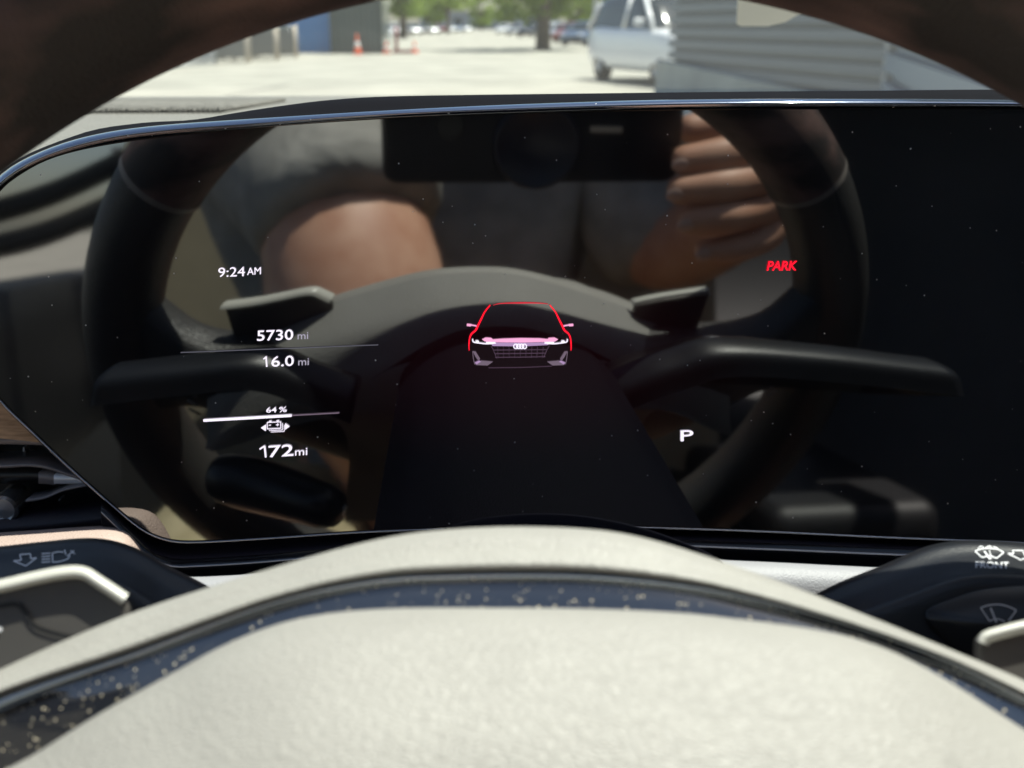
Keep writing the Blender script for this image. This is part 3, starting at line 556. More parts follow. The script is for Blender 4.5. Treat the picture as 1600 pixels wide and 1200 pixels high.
# recessed button with wiper symbol on the stalk's front
bt = smooth2([(1446, 962), (1448, 952), (1480, 938), (1530, 922), (1580, 916), (1640, 914), (1720, 920), (1720, 1060), (1560, 1060), (1490, 1010), (1452, 975), (1446, 962)], 60)
bp = [wbv.ray_cast(Vector(O), Vector(ray(x, y)).normalized())[0] for x, y in bt]
mbb = MB(); c_ = sum((p for p in bp), Vector())/len(bp)
nrm = -Vector(ray(1560, 985)).normalized()
inner = [p+(c_-p)*0.03+nrm*0.0012 for p in bp]; n_ = len(bp)
mbb.add([p+nrm*0.0002 for p in bp]+inner+[c_+nrm*0.0014], [(i, (i+1) % n_, n_+(i+1) % n_, n_+i) for i in range(n_)]+[(n_+i, n_+(i+1) % n_, 2*n_) for i in range(n_)])
btn = mbb.build('wiper_button', M['button'], wst)
bbv = BVHTree.FromPolygons([Vector(p) for p in mbb.v], mbb.f)
decal(bbv, [([z5(1262, 650), z5(1310, 632), z5(1400, 622), z5(1480, 640), z5(1540, 668)], 2.4), ([z5(1262, 650), z5(1330, 752)], 2.2), ([z5(1330, 752), z5(1375, 735), z5(1420, 742), z5(1450, 758)], 2.0), ([z5(1540, 668), z5(1480, 750)], 2.4), ([z5(1338, 650), z5(1385, 762)], 3.2)], [], 'wiper_symbol', M['printdim'], btn)

tst, tbody, tbv = stalk('turn_signal_stalk', 'dark turn signal stalk with arrow and headlamp symbols at the left side of the hub',
    [(-260, 885), (-120, 869), (0, 857), (63, 850), (133, 844), (177, 848), (222, 864), (263, 888), (307, 910), (360, 940), (420, 980)],
    [(-260, 955), (-120, 935), (0, 915), (63, 906), (125, 900), (165, 905), (205, 922), (245, 950), (290, 975), (340, 1000), (400, 1030)],
    [(-260, 1120), (-120, 1110), (0, 1100), (63, 1090), (125, 1085), (165, 1085), (205, 1080), (245, 1075), (290, 1070), (340, 1065), (400, 1070)], -0.056)
z4 = lambda X, Y: (X/3.157, 660+Y/3.157)
decal(tbv, poly_line([z4(66, 683), z4(105, 680), z4(98, 652), z4(150, 648), z4(152, 672), z4(180, 668), z4(128, 708), z4(66, 683)], 2.0), [], 'arrow_symbol', M['print'], tst)
decal(tbv, [([z4(205, 648+i*14), z4(248, 645+i*14)], 1.9) for i in range(4)]+[([z4(258, 645), z4(260, 690)], 2), ([z4(258, 645), z4(290, 638), z4(312, 640)], 1.8), ([z4(260, 690), z4(300, 685), z4(335, 672), z4(345, 655)], 2), ([z4(318, 628), z4(325, 652)], 2), ([z4(330, 660), z4(366, 632)], 1.8), ([z4(348, 632), z4(370, 650)], 1.6)], [], 'headlamp_symbol', M['print'], tst)
# lower lever, mirrored in the glass under the turn signal stalk
lv = thing('column_lever', MY(430, 770, 0.16)+O, 'short rounded black lever low on the steering column, mirrored in the display', 'control stalk')
mb = MB(); tube(mb, [MY(535, 800, 0.19)+O, MY(480, 782, 0.175)+O, MY(430, 765, 0.16)+O, MY(370, 750, 0.15)+O, MY(328, 742, 0.145)+O], [0.010, 0.0105, 0.0125, 0.013, 0.011], 14); mb.build('lever_body', M['button'], lv, sub=1)
mb = MB(); tube(mb, [MY(536, 790, 0.186)+O, MY(528, 808, 0.184)+O], 0.0018, 8); mb.build('lever_glint', M['silver'], lv)  # silver piece put in for the glint at the lever's end
# ================================================================== driver, seats, phone
def skin_mesh(name, V, Ed, m, parent, sub=2, root=0):
    me = bpy.data.meshes.new(name); me.from_pydata([tuple(np.array(v[:3])+O) for v in V], Ed, []); me.materials.append(m)
    o = bpy.data.objects.new(name, me); col.objects.link(o); o.modifiers.new('k', 'SKIN').use_smooth_shade = True
    for i, v in enumerate(V):
        me.skin_vertices[0].data[i].radius = (v[3], v[4] if len(v) > 4 else v[3]); me.skin_vertices[0].data[i].use_root = (i == root)
    if sub:
        s = o.modifiers.new('s', 'SUBSURF'); s.levels = sub; s.render_levels = sub
    bpy.context.view_layer.update()
    me2 = bpy.data.meshes.new_from_object(o.evaluated_get(bpy.context.evaluated_depsgraph_get())); bpy.data.objects.remove(o)
    me2.name = name
    if parent: me2.transform(wm(parent).inverted())
    for p in me2.polygons: p.use_smooth = True
    o = bpy.data.objects.new(name, me2); col.objects.link(o); o.parent = parent; return o
M['skin'] = mat('skin', (0.6, 0.33, 0.22), 0.5); vary(M['skin'], (0.57, 0.29, 0.19), (0.68, 0.39, 0.27), 40)
pb(M['skin']).inputs['Subsurface Weight'].default_value = 0.0
M['shirt'] = mat('grey cotton', (0.30, 0.29, 0.28), 0.9); vary(M['shirt'], (0.30, 0.29, 0.27), (0.42, 0.405, 0.375), 30, 6)
nz = nd(M['shirt'], 'ShaderNodeTexNoise'); nz.inputs['Scale'].default_value = 11; nz.inputs['Distortion'].default_value = 1.2; nz.inputs['Detail'].default_value = 2
tcx = nd(M['shirt'], 'ShaderNodeTexCoord'); lk(M['shirt'], tcx.outputs['Object'], nz.inputs['Vector'])
bx_ = nd(M['shirt'], 'ShaderNodeBump'); bx_.inputs['Distance'].default_value = 0.012; bx_.inputs['Strength'].default_value = 0.6; lk(M['shirt'], nz.outputs['Fac'], bx_.inputs['Height']); lk(M['shirt'], bx_.outputs[0], pb(M['shirt']).inputs['Normal'])
M['shorts'] = mat('khaki cotton', (0.42, 0.36, 0.22), 0.9); vary(M['shorts'], (0.38, 0.32, 0.19), (0.47, 0.40, 0.25), 40)
drv = thing('person', (0, -0.5, CAMZ-0.5), 'seated driver in a grey short-sleeved shirt holding up a phone, mirrored in the display', 'person')
EL = MY(560, 530, -0.225); HM = MY(545, 335, -0.242); SHL = np.array([-0.17, -0.45, 0.03])
V = [(0, -.47, -.42, .13, .11), (0, -.50, -.24, .13, .11), (0, -.52, -.06, .15, .11), (0, -.51, .06, .09, .08), (0, -.49, .12, .055), (0, -.47, .19, .072, .08), (0, -.475, .25, .072, .08), (0, -.415, .155, .03), (0, -.385, .20, .011),
     (*SHL, .062), (*HM, .070), (*EL, .088), (-.03, -.22, -.29, .038), (.0, -.17, -.335, .030), (.012, -.135, -.345, .026),          # 9-14 left arm
     (.18, -.46, .02, .06), (.235, -.40, -.10, .052), (*MY(1235, 275, -.27), .042), (*MY(1225, 228, -.075), .028), (*MY(1190, 258, -.02), .027),            # 15-19 right arm
     (-.10, -.42, -.43, .095), (-.155, -.18, -.325, .078), (-.18, .02, -.41, .065), (-.17, .12, -.70, .045), (-.17, .22, -.72, .035),             # 20-24 left leg
     (.10, -.42, -.45, .095), (.15, -.08, -.42, .078), (.16, .06, -.46, .065), (.16, .20, -.68, .045), (.16, .30, -.70, .035)]
Ed = [(0, 1), (1, 2), (2, 3), (3, 4), (4, 5), (5, 6), (5, 7), (5, 8), (2, 9), (9, 10), (10, 11), (11, 12), (12, 13), (13, 14), (2, 15), (15, 16), (16, 17), (17, 18), (18, 19),
      (0, 20), (20, 21), (21, 22), (22, 23), (23, 24), (0, 25), (25, 26), (26, 27), (27, 28), (28, 29)]
tips = []
def chain(root, pts):
    global V, Ed
    k = root
    if len(pts) == 3:                                              # narrower between the knuckles
        a, b, c = [np.array(p) for p in pts]; ab, bc = (a+b)/2, b*.45+c*.55; ab[3] *= .90; bc[3] *= .93; b = b.copy(); b[3] *= 1.07; tips.append((c, c-b))
        pts = [tuple(a), tuple(ab), tuple(b), tuple(bc), tuple(c)]
    for p in pts:
        V.append(p); Ed.append((k, len(V)-1)); k = len(V)-1
chain(19, [(.190, .006, -.012, .0125), (.160, .013, -.018, .0115), (.128, .010, -.0215, .0095)])
chain(19, [(.188, .008, -.030, .0125), (.158, .016, -.036, .0115), (.125, .011, -.0385, .0095)])
chain(19, [(.190, .006, -.049, .0115), (.162, .014, -.054, .0110), (.132, .010, -.0565, .0090)])
chain(19, [(.196, .000, -.066, .0105), (.170, .006, -.073, .0095), (.145, .004, -.0745, .0080)])
chain(19, [(.204, -.035, -.004, .014), (.177, -.047, .004, .0115), (.147, -.044, .002, .0095)])
for k in range(4): chain(14, [(-.005+.014*k, -.092, -.348, .009), (-.007+.017*k, -.062, -.346, .0085), (-.007+.018*k, -.040+.004*k, -.352, .008)])
chain(14, [(.04, -.13, -.335, .012), (.062, -.11, -.335, .010), (.075, -.095, -.34, .0085)])
skin_mesh('body', V, Ed, M['skin'], drv)
M['nail'] = mat('nail', (0.66, 0.44, 0.36), 0.25)
for c, d in tips[:4]:
    d3 = d[:3]/np.linalg.norm(d[:3]); f3 = F-d3*(F @ d3); f3 /= np.linalg.norm(f3); w3 = np.cross(d3, f3); ctr = c[:3]-d3*.0050+f3*c[3]*.80; mb = MB()
    loft(mb, [[ctr+d3*(.0056*math.cos(t))+w3*(.0042*math.sin(t)*s)+f3*(.0012*(1-s*s)) for t in np.linspace(0, 2*math.pi, 17)] for s in (1, .8, .5, .05)], 17); mb.build('nail', M['nail'], drv)
d1 = EL-HM; hem = MY(560, 366, -0.236)
Vs = [(0, -.475, -.42, .15, .125), (0, -.50, -.24, .145, .125), (0, -.52, -.06, .165, .125), (0, -.51, .055, .10, .09), (0, -.50, .085, .085),
      (*(SHL+np.array([-.005, .0, .005])), .075), (*MY(545, 318, -.25), .088), (*hem, .092), (.18, -.46, .02, .072), (.21, -.43, -.05, .068), (.24, -.39, -.11, .066)]
skin_mesh('shirt', Vs, [(0, 1), (1, 2), (2, 3), (3, 4), (2, 5), (5, 6), (6, 7), (2, 8), (8, 9), (9, 10)], M['shirt'], drv)
skin_mesh('shorts', [(0, -.47, -.43, .15, .12), (-.10, -.42, -.42, .108), (-.155, -.20, -.325, .106), (-.18, -.02, -.375, .095), (.10, -.42, -.44, .108), (.145, -.16, -.415, .098), (.155, -.02, -.43, .09)], [(0, 1), (1, 2), (2, 3), (0, 4), (4, 5), (5, 6)], M['shorts'], drv)
mb = MB(); lathe(mb, np.array([0, -.49, .20])+O, [(.088, .0), (.092, .04), (.085, .08), (.062, .112), (.03, .128), (.002, .132)], 20); mb.build('hair', mat('dark hair', (0.03, 0.022, 0.016), 0.7), drv)
for s in (-1, 1):
    mb = MB(); lathe(mb, np.array([s*.03, -.405, .205])+O, [(.001, -.011), (.009, -.006), (.011, 0), (.009, .006), (.001, .011)], 10); mb.build('eye', mat('eye', (0.6, 0.58, 0.55), 0.2), drv)

ph = thing('smartphone', O+np.array([0.06, -0.005, 0]), 'dark smartphone with a round grip in the hand of the driver, mirrored in the display', 'phone')
def PH(r, u, f): return (r-(0.011 if abs(r) > 0.0126 else 0))*RT+u*UP+f*F+O
M['phone'] = mat('phone case', (0.015, 0.014, 0.017), 0.45)
mb = MB(); rr = []
for (cx, cy, a0) in ((.141, .030, 0), (-.020, .030, 90), (-.020, -.026, 180), (.141, -.026, 270)):
    for a in np.linspace(a0, a0+90, 6): rr.append((cx+.009*math.cos(R_(a)), cy+.009*math.sin(R_(a))))
prism(mb, [PH(x, y, -0.0025)-O for x, y in rr], -F*0.009); mb.build('phone_body', M['phone'], ph, False, bevel=0.0012)
def pdisc(c, prof, n=32):
    mb = MB(); v = []
    for r, f in prof: v += [PH(c[0]+r*math.cos(2*math.pi*k/n), c[1]+r*math.sin(2*math.pi*k/n), f) for k in range(n)]
    m_ = len(prof); f_ = [(i*n+k, i*n+(k+1) % n, (i+1)*n+(k+1) % n, (i+1)*n+k) for i in range(m_-1) for k in range(n)]; mb.add(v, f_+[tuple((m_-1)*n+k for k in range(n))]); return mb
pdisc((.062, -.012), [(.026, -.0026), (.026, .001), (.025, .0018), (.0235, .0018), (.023, .0010), (.0001, .0010)]).build('grip_ring', mat('grip', (0.035, 0.033, 0.045), 0.35), ph)
mb = MB(); prism(mb, [PH(x, y, -0.001)-O for x, y in ((.094, -.0005), (.113, -.0010), (.113, -.0042), (.094, -.0038))], -F*0.0015); mb.build('pale_bar', mat('pale strip', (0.6, 0.52, 0.42), 0.5), ph, False)  # small pale bar on the back of the phone
mb = pdisc((.0, .0), [(.0085, -.0026), (.0085, -.0012), (.0080, -.0010), (.0060, -.0010)]); mb.build('lens_ring', mat('lens ring', (0.02, 0.02, 0.02), 0.3, 0.0), ph)

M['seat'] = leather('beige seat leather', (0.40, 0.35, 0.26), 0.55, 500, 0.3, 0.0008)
def seat(x, label, m):
    t = thing('car_seat', (x, -0.45, CAMZ-0.74), label, 'car seat')
    def cush(name, rows, nn=24, mm=16):
        mb = MB(); loft(mb, [[np.array(p) for p in r] for r in rows], nn, mm); return mb.build(name, m, t)
    xs = np.linspace(-1, 1, 9)
    prof = lambda a: 0.05*abs(a)**4-0.035*max(0, abs(a)-0.55)*0
    top = lambda y, z, w_=.30: [(x+w_*a, y, z+0.055*abs(a)**3) for a in xs]
    cush('cushion', [[(x+.27*a, -.02, -.70) for a in xs], top(-.0, -.62), top(-.03, -.565), top(-.15, -.555), top(-.40, -.575), top(-.62, -.58), [(x+.27*a, -.64, -.70) for a in xs]])
    bk = lambda y, z, w_=.34: [(x+w_*a, y+0.10*abs(a)**4, z) for a in xs]
    cush('backrest', [bk(-.60, -.62), bk(-.615, -.45), bk(-.65, -.2), bk(-.70, .0), bk(-.74, .10, .30), bk(-.78, .14, .26), [(x+.20*a, -.84, .10) for a in xs], [(x+.25*a, -.80, -.2) for a in xs], [(x+.25*a, -.74, -.62) for a in xs]])
    hd = lambda y, z, w_: [(x+w_*a, y+.02*abs(a)**3, z) for a in xs]
    cush('headrest', [hd(-.72, .17, .10), hd(-.70, .22, .13), hd(-.71, .31, .13), hd(-.75, .345, .12), hd(-.80, .30, .12), hd(-.80, .20, .11), hd(-.72, .17, .10)])
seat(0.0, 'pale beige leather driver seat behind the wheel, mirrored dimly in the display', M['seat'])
sb = thing('dark_bands', tuple(MY(100, 300, -.75)+O), 'two dark seat belt straps at the left window, mirrored at the left of the display', 'seat belt')
def dark_band(a, b, y):  # flat dark ribbon added to draw a streak in the mirrored view
    m0, m1 = MY(*a, y), MY(*b, y); mid = (m0+m1)/2+np.array([0, .02, -.015]); mb = MB()
    loft(mb, [[p+np.array([0, dy, dz]) for p in (m0, mid, m1)] for dy, dz in ((0, .015), (0, -.015), (-.002, -.015), (-.002, .015))], 20, close=True); mb.build('dark_band', M['dark'], sb)
dark_band((-90, 352), (260, 218), -.75); dark_band((-90, 402), (235, 292), -.72)
rb = thing('rear_bench', (0.2, -1.6, CAMZ-0.74), 'dark rear bench behind the driver seat, mirrored dimly in the display', 'car seat')
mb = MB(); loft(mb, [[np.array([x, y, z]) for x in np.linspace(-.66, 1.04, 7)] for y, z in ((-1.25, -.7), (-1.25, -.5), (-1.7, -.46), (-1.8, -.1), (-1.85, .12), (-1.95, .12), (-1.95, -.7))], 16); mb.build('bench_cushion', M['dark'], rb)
seat(0.78, 'empty dark passenger seat in shade, mirrored dimly at the right of the display', leather('shaded seat leather', (0.085, 0.085, 0.085), 0.6, 500, 0.3, 0.0008))  # same leather as the driver seat, painted darker to imitate shade
con = thing('centre_console', (0.39, -0.2, CAMZ-0.74), 'dark centre console beside the driver, mirrored dimly in the display', 'console')
mb = MB(); loft(mb, [[np.array([.39-.13, y, -.72]) for y in (.34, -.1, -.6)], [np.array([.39-.12, y, z]) for y, z in ((.34, -.36), (-.1, -.40), (-.6, -.37))], [np.array([.39-.10, y, z]) for y, z in ((.34, -.34), (-.1, -.38), (-.6, -.35))], [np.array([.39+.10, y, z]) for y, z in ((.34, -.34), (-.1, -.38), (-.6, -.35))], [np.array([.39+.12, y, -.72]) for y in (.34, -.1, -.6)]], 16)
mb.build('console_body', M['button'], con)
mb = MB(); box(mb, (.39, -.42, CAMZ-.345), (.17, .30, .05)); mb.build('armrest', M['dark'], con, bevel=0.018, seg=3)

# ================================================================== outside
def ground_pt(x, y): return Z(x, y, -CAMZ)+O
gm = mat('pale concrete yard', (0.30, 0.29, 0.25), 0.9); vary(gm, (0.25, 0.242, 0.205), (0.385, 0.37, 0.315), 0.6, 12, 0.3, 0.7)
mb = MB(); mb.add([(-600, -200, 0), (600, -200, 0), (600, 900, 0), (-600, 900, 0)], [(0, 1, 2, 3)]); o = mb.build('ground', gm, None, False); tag(o, kind='structure')
cm = mat('worn asphalt', (0.16, 0.155, 0.14), 0.95)
mb = MB()
for a, b in (((-9.5, 21), (-4.9, 22.6)), ((-5.2, 17.5), (-4.8, 23)), ((-4, 24), (9, 25))):
    d = np.array(b)-np.array(a); n = np.array([-d[1], d[0]])/np.linalg.norm(d)*0.05; a, b = np.array(a), np.array(b)
    mb.add([(*(a+n), .004), (*(b+n), .004), (*(b-n), .004), (*(a-n), .004)], [(0, 1, 2, 3)])
o = mb.build('concrete_joints', cm, None, False); tag(o, kind='structure')

# metal clad shed on the right
c1 = ray(1050, 137); c1 = Z(1046, 151, -CAMZ); c2 = ray(1402, 0); c2 = np.array([c2[0], c2[1]])/c2[1]*12.0; c2 = np.array([c2[0], c2[1], -CAMZ])
az2 = R_(15.0); c3 = c2-np.array([math.sin(az2), math.cos(az2), 0])*10.5
shed = thing('metal_shed', tuple((c1+c2)/2+O), 'grey shed clad in horizontal corrugated metal at the right', 'shed')
sm_ = mat('grey corrugated cladding', (0.16, 0.19, 0.22), 0.45, 0.15)
def cladding(a, b, z0, z1, pitch, name, m):
    d = b-a; d[2] = 0; d /= np.linalg.norm(d); nrm = np.array([d[1], -d[0], 0]); 
    if nrm @ a > 0: nrm = -nrm
    zs = []; z = z0
    while z < z1-1e-6:
        zs += [(z, -.05), (z+pitch*.3, -.05), (z+pitch*.34, .06), (z+pitch*.96, .06)]; z += pitch
    zs.append((z1, 0)); v = []; f = []
    for z, o_ in zs: v += [a*np.array([1, 1, 0])+nrm*o_+np.array([0, 0, z]), b*np.array([1, 1, 0])+nrm*o_+np.array([0, 0, z])]
    for i in range(len(zs)-1): f.append((2*i, 2*i+1, 2*i+3, 2*i+2))
    mb = MB(); mb.add(v, f); return mb.build(name, m, shed, False), nrm
w1, n1 = cladding(c1.copy(), c2.copy(), 0.02, 4.2, 0.19, 'wall', sm_)
w2, n2 = cladding(c2.copy(), c3.copy(), 0.02, 4.2, 0.30, 'wall', mat('blue grey cladding', (0.22, 0.29, 0.37), 0.45, 0.15))
mb = MB(); box(mb, (c2[0], c2[1], 2.1), (0.12, 0.12, 4.2)); mb.build('corner_post', mat('pale trim', (0.5, 0.5, 0.48), 0.6), shed, False)
back = np.array([2.0, 12.0, 0])
mb = MB(); rp = [c1*np.array([1, 1, 0]), c2*np.array([1, 1, 0]), c3*np.array([1, 1, 0]), c3*np.array([1, 1, 0])+np.array([14, 2, 0]), c1*np.array([1, 1, 0])+np.array([10, 8, 0])]
mb.add([p+np.array([0, 0, 4.22]) for p in rp]+[p+np.array([0, 0, 4.36]) for p in rp], [(4, 3, 2, 1, 0), (5, 6, 7, 8, 9)]+[(i, (i+1) % 5, 5+(i+1) % 5, 5+i) for i in range(5)]); mb.build('roof', mat('shed roof', (0.3, 0.3, 0.3), 0.6), shed, False)
plm = mat('pale base', (0.42, 0.43, 0.38), 0.85); vary(plm, (0.36, 0.37, 0.33), (0.48, 0.49, 0.43), 1.5)
mb = MB(); e = c2*0.97+c1*0.03; d_ = (e-c1); a_, b_ = c1*np.array([1, 1, 0])+n1*0.06, e*np.array([1, 1, 0])+n1*0.06  # pale block along the wall's foot, higher at its far end
mb.add([a_, b_, b_+n1*.25, a_+n1*.25, a_+np.array([0, 0, .62]), b_+np.array([0, 0, .36]), b_+n1*.18+np.array([0, 0, .36]), a_+n1*.18+np.array([0, 0, .62])], [(0, 1, 2, 3), (4, 5, 6, 7), (0, 1, 5, 4), (1, 2, 6, 5), (2, 3, 7, 6), (3, 0, 4, 7)])
o = mb.build('pale_base_block', plm, None, False, bevel=0.02); tag(o, 'low pale concrete barrier along the foot of the grey metal shed', 'barrier')

# ---- vehicles
M['tyre'] = mat('tyre', (0.02, 0.02, 0.02), 0.8); M['hub'] = mat('wheel rim', (0.45, 0.46, 0.48), 0.3, 0.8)
M['cglass'] = mat('car glass', (0.02, 0.03, 0.035), 0.05, 0, 0.8); M['lamp'] = mat('headlamp', (0.8, 0.8, 0.8), 0.1); M['tail'] = mat('tail lamp', (0.4, 0.02, 0.02), 0.2)
def paint(name, rgb, met=0.2): 
    m = mat(name, rgb, 0.3, met); pb(m).inputs['Coat Weight'].default_value = 0.7; pb(m).inputs['Coat Roughness'].default_value = 0.04; return m
def make_car(label, cat, pm, kind='sedan', group=None, name='parked_car'):
    t = thing(name, (0, 0, 0), label, cat, group)
    LN, WD = {'sedan': (4.6, 1.8), 'suv': (4.7, 1.9), 'van': (5.6, 2.0)}[kind]
    if kind == 'sedan': bel, hood, top = .92, .84, 1.44; st = [(-2.3, .55, .78), (-2.2, .32, .86), (-1.6, .22, bel+.02), (-.9, .2, bel), (.8, .2, bel-.02), (1.6, .22, hood), (2.15, .3, .70), (2.3, .45, .58)]; cab = [(-1.75, .0), (-1.15, .80), (-.3, 1.0), (.35, .93), (1.15, 0.0)]
    elif kind == 'suv': bel, hood, top = 1.05, 1.0, 1.70; st = [(-2.35, .55, .95), (-2.3, .36, 1.05), (-1.6, .25, bel+.02), (-.9, .25, bel), (.8, .25, bel-.02), (1.6, .26, hood), (2.2, .34, .86), (2.35, .5, .68)]; cab = [(-2.25, .0), (-1.95, .85), (-.6, 1.0), (.3, .95), (1.05, 0.0)]
    else: bel, hood, top = 1.2, 1.1, 2.2; st = [(-2.8, .4, 1.15), (-2.75, .34, 1.2), (-1.6, .3, bel), (-.9, .3, bel), (1.2, .3, bel), (2.2, .3, hood), (2.65, .36, .9), (2.8, .5, .7)]; cab = [(-2.78, .0), (-2.7, .97), (.2, 1.0), (1.0, .96), (2.0, 0.0)]
    w = WD/2; rows = []
    for y, z0, z1 in st:
        k = 1-0.12*max(0, abs(y)-LN*.36)/(LN*.14)
        rows.append([np.array(p) for p in ((-w*.9*k, y, z0), (-w*k, y, z0+.12), (-w*k*1.0, y, (z0+z1)/2+.08), (-w*.95*k, y, z1-.05), (-w*.86*k, y, z1), (0, y, z1+.03), (w*.86*k, y, z1), (w*.95*k, y, z1-.05), (w*k, y, (z0+z1)/2+.08), (w*k, y, z0+.12), (w*.9*k, y, z0), (0, y, z0-.02))])
    mb = MB(); loft(mb, rows, 34, 30, off=np.zeros(3)); G = [crs(rows[0], 34), crs(rows[-1], 34)]
    mb.add(G[0], [tuple(range(33))]); mb.add(G[1], [tuple(range(33))]); mb.build('body', pm, t)
    h = top-bel; rows = []
    for y, s in cab:
        z = bel+.01+h*s*0.94; ww = w*(.90-.20*s)
        rows.append([np.array(p) for p in ((-w*.90, y, bel-.03), (-ww-.02, y, z-.05*s), (-ww*.85, y, z), (0, y, z+.015), (ww*.85, y, z), (ww+.02, y, z-.05*s), (w*.90, y, bel-.03))])
    mb = MB(); loft(mb, rows, 20, 16, off=np.zeros(3)); mb.build('window', M['cglass'], t)
    rr = [r for r in cab if r[1] > .5]; rows = []
    for y, s in [(rr[0][0]-.12, rr[0][1]-.1)]+rr+[(rr[-1][0]+.15, rr[-1][1]-.12)]:
        z = bel+.03+h*s*0.95; ww = w*(.90-.20*s)*.93; rows.append([np.array(p) for p in ((-ww, y, z-.045), (-ww*.9, y, z), (0, y, z+.02), (ww*.9, y, z), (ww, y, z-.045))])
    mb = MB(); loft(mb, rows, 16, 10, off=np.zeros(3)); mb.build('roof', pm, t)
    for s in (-1, 1):
        for ya, sa, yb, sb in ((cab[-2][0], cab[-2][1], cab[-1][0], .0), (cab[1][0], cab[1][1], cab[0][0], .0), (-.35, .98, -.35, .0)):
            mb = MB(); tube(mb, [(s*(w*(.90-.20*sa)+.02), ya, bel+h*sa*.93-.03), (s*(w*.905), yb, bel-.02)], .05, 6)
            mb.build('window_pillar', pm, t)
        for y in (-LN*.3, LN*.31):
            mb = MB(); lathe(mb, (s*(w-.1), y, .33), [(.2, -.11), (.31, -.1), (.33, -.06), (.33, .06), (.31, .1), (.22, .11)], 20, 'X'); wh = mb.build('wheel', M['tyre'], t)
            mb = MB(); lathe(mb, (s*(w-.1), y, .33), [(.215, -.112), (.05, -.118), (.05, .118), (.215, .112)], 16, 'X'); mb.build('wheel_rim', M['hub'], wh)
        mb = MB(); box(mb, (s*w*.66, LN*.468, st[-3][2]-.16), (.34, .16, .12)); mb.build('headlight', M['lamp'], t, bevel=.03)
        mb = MB(); box(mb, (s*w*.68, -LN*.478, st[0][2]-.02), (.36, .10, .14)); mb.build('tail_light', M['tail'], t, bevel=.03)
        mb = MB(); box(mb, (s*(w+.08), .75, bel+.1), (.2, .1, .14)); mb.build('side_mirror', pm, t, bevel=.03)
    return t
def copy_tree(o, parent=None):
    c = o.copy(); col.objects.link(c)
    if parent: c.parent = parent
    for ch in o.children: copy_tree(ch, c)
    return c
def recolour(t, old, new):
    for ch in t.children:
        if ch.material_slots and ch.material_slots[0].material == old:
            ch.material_slots[0].link = 'OBJECT'; ch.material_slots[0].material = new
def put(t, p, rz): t.location = (p[0], p[1], 0); t.rotation_euler = (0, 0, R_(rz))
P_white = paint('white paint', (0.86, 0.87, 0.88), 0); P_silver = paint('silver paint', (0.45, 0.46, 0.48), 0.6); P_dark = paint('dark paint', (0.025, 0.028, 0.035)); P_blue = paint('blue grey paint', (0.09, 0.13, 0.2)); P_red = paint('dark red paint', (0.2, 0.03, 0.03))
suv = make_car('white car with dark windows standing beside the end of the grey metal shed', 'car', P_white, 'suv', name='white_car')
p = ground_pt(1020, 137); put(suv, (p[0]+0.55, p[1]+1.9), 18+180); suv.scale = (1.06, 1.06, 1.1)
van = make_car('white high-roofed van parked behind the dark green container', 'van', P_white, 'van', name='parked_van')
p = ground_pt(588, 74); put(van, (p[0]-0.9, p[1]+2.4), 200)
base = make_car('dark car nearest to the red barricade in the far left row', 'car', P_dark, 'sedan', 'cars parked in the far left row')
lay = [(612, 56, P_white, 'white car hidden most by the trunk at the left end of the far left row'), (628, 55, P_dark, 'dark car nearest to the red barricade in the far left row'), (643, 54, P_silver, 'silver car right after the dark one by the red barricade'), (658, 53.2, P_dark, 'dark car between two silver cars in the far left row'),
       (672, 52.4, P_silver, 'silver car in the middle of the far left row'), (686, 51.6, P_red, 'dark red car in the far left row'), (699, 50.8, P_white, 'white car right of the dark red one in the far left row'), (712, 50, P_blue, 'blue grey car right of the white one in the far left row'), (726, 49.3, P_silver, 'silver car at the right end of the far left row')]
for i, (x, y, pm, lb) in enumerate(lay):
    c = base if i == 1 else copy_tree(base)
    if pm != P_dark: recolour(c, P_dark, pm)
    c['label'] = lb; c['group'] = 'cars parked in the far left row'; put(c, ground_pt(x, y), 205)
lay = [(792, 53, P_white, 'white car at the left end of the far right row'), (812, 55.5, P_silver, 'silver car left of the big tree trunk in the far right row'), (832, 58, P_dark, 'dark car partly behind the big tree trunk'), (868, 61, P_white, 'white car just right of the big tree trunk'), (884, 64, P_silver, 'silver car between the white and the dark red car in the far right row'), (899, 67, P_red, 'dark red car left of the lamp post'), (916, 71, P_blue, 'blue grey car just left of the white car by the shed')]
for x, y, pm, lb in lay:
    c = copy_tree(base)
    if pm != P_dark: recolour(c, P_dark, pm)
    c['label'] = lb; c['group'] = 'cars parked in the far right row'; put(c, ground_pt(x, y), 150)

for x, y, pm, lb in ((318, 91, P_silver, 'silver car behind the chain link fence at the far left'), (372, 87, P_blue, 'blue grey car standing behind the storage crates'), (428, 84, P_silver, 'silver car between the storage crates and the blue container')):
    c = copy_tree(base); recolour(c, P_dark, pm); c['label'] = lb; c['group'] = 'cars parked behind the storage crates'; put(c, ground_pt(x, y), 192)

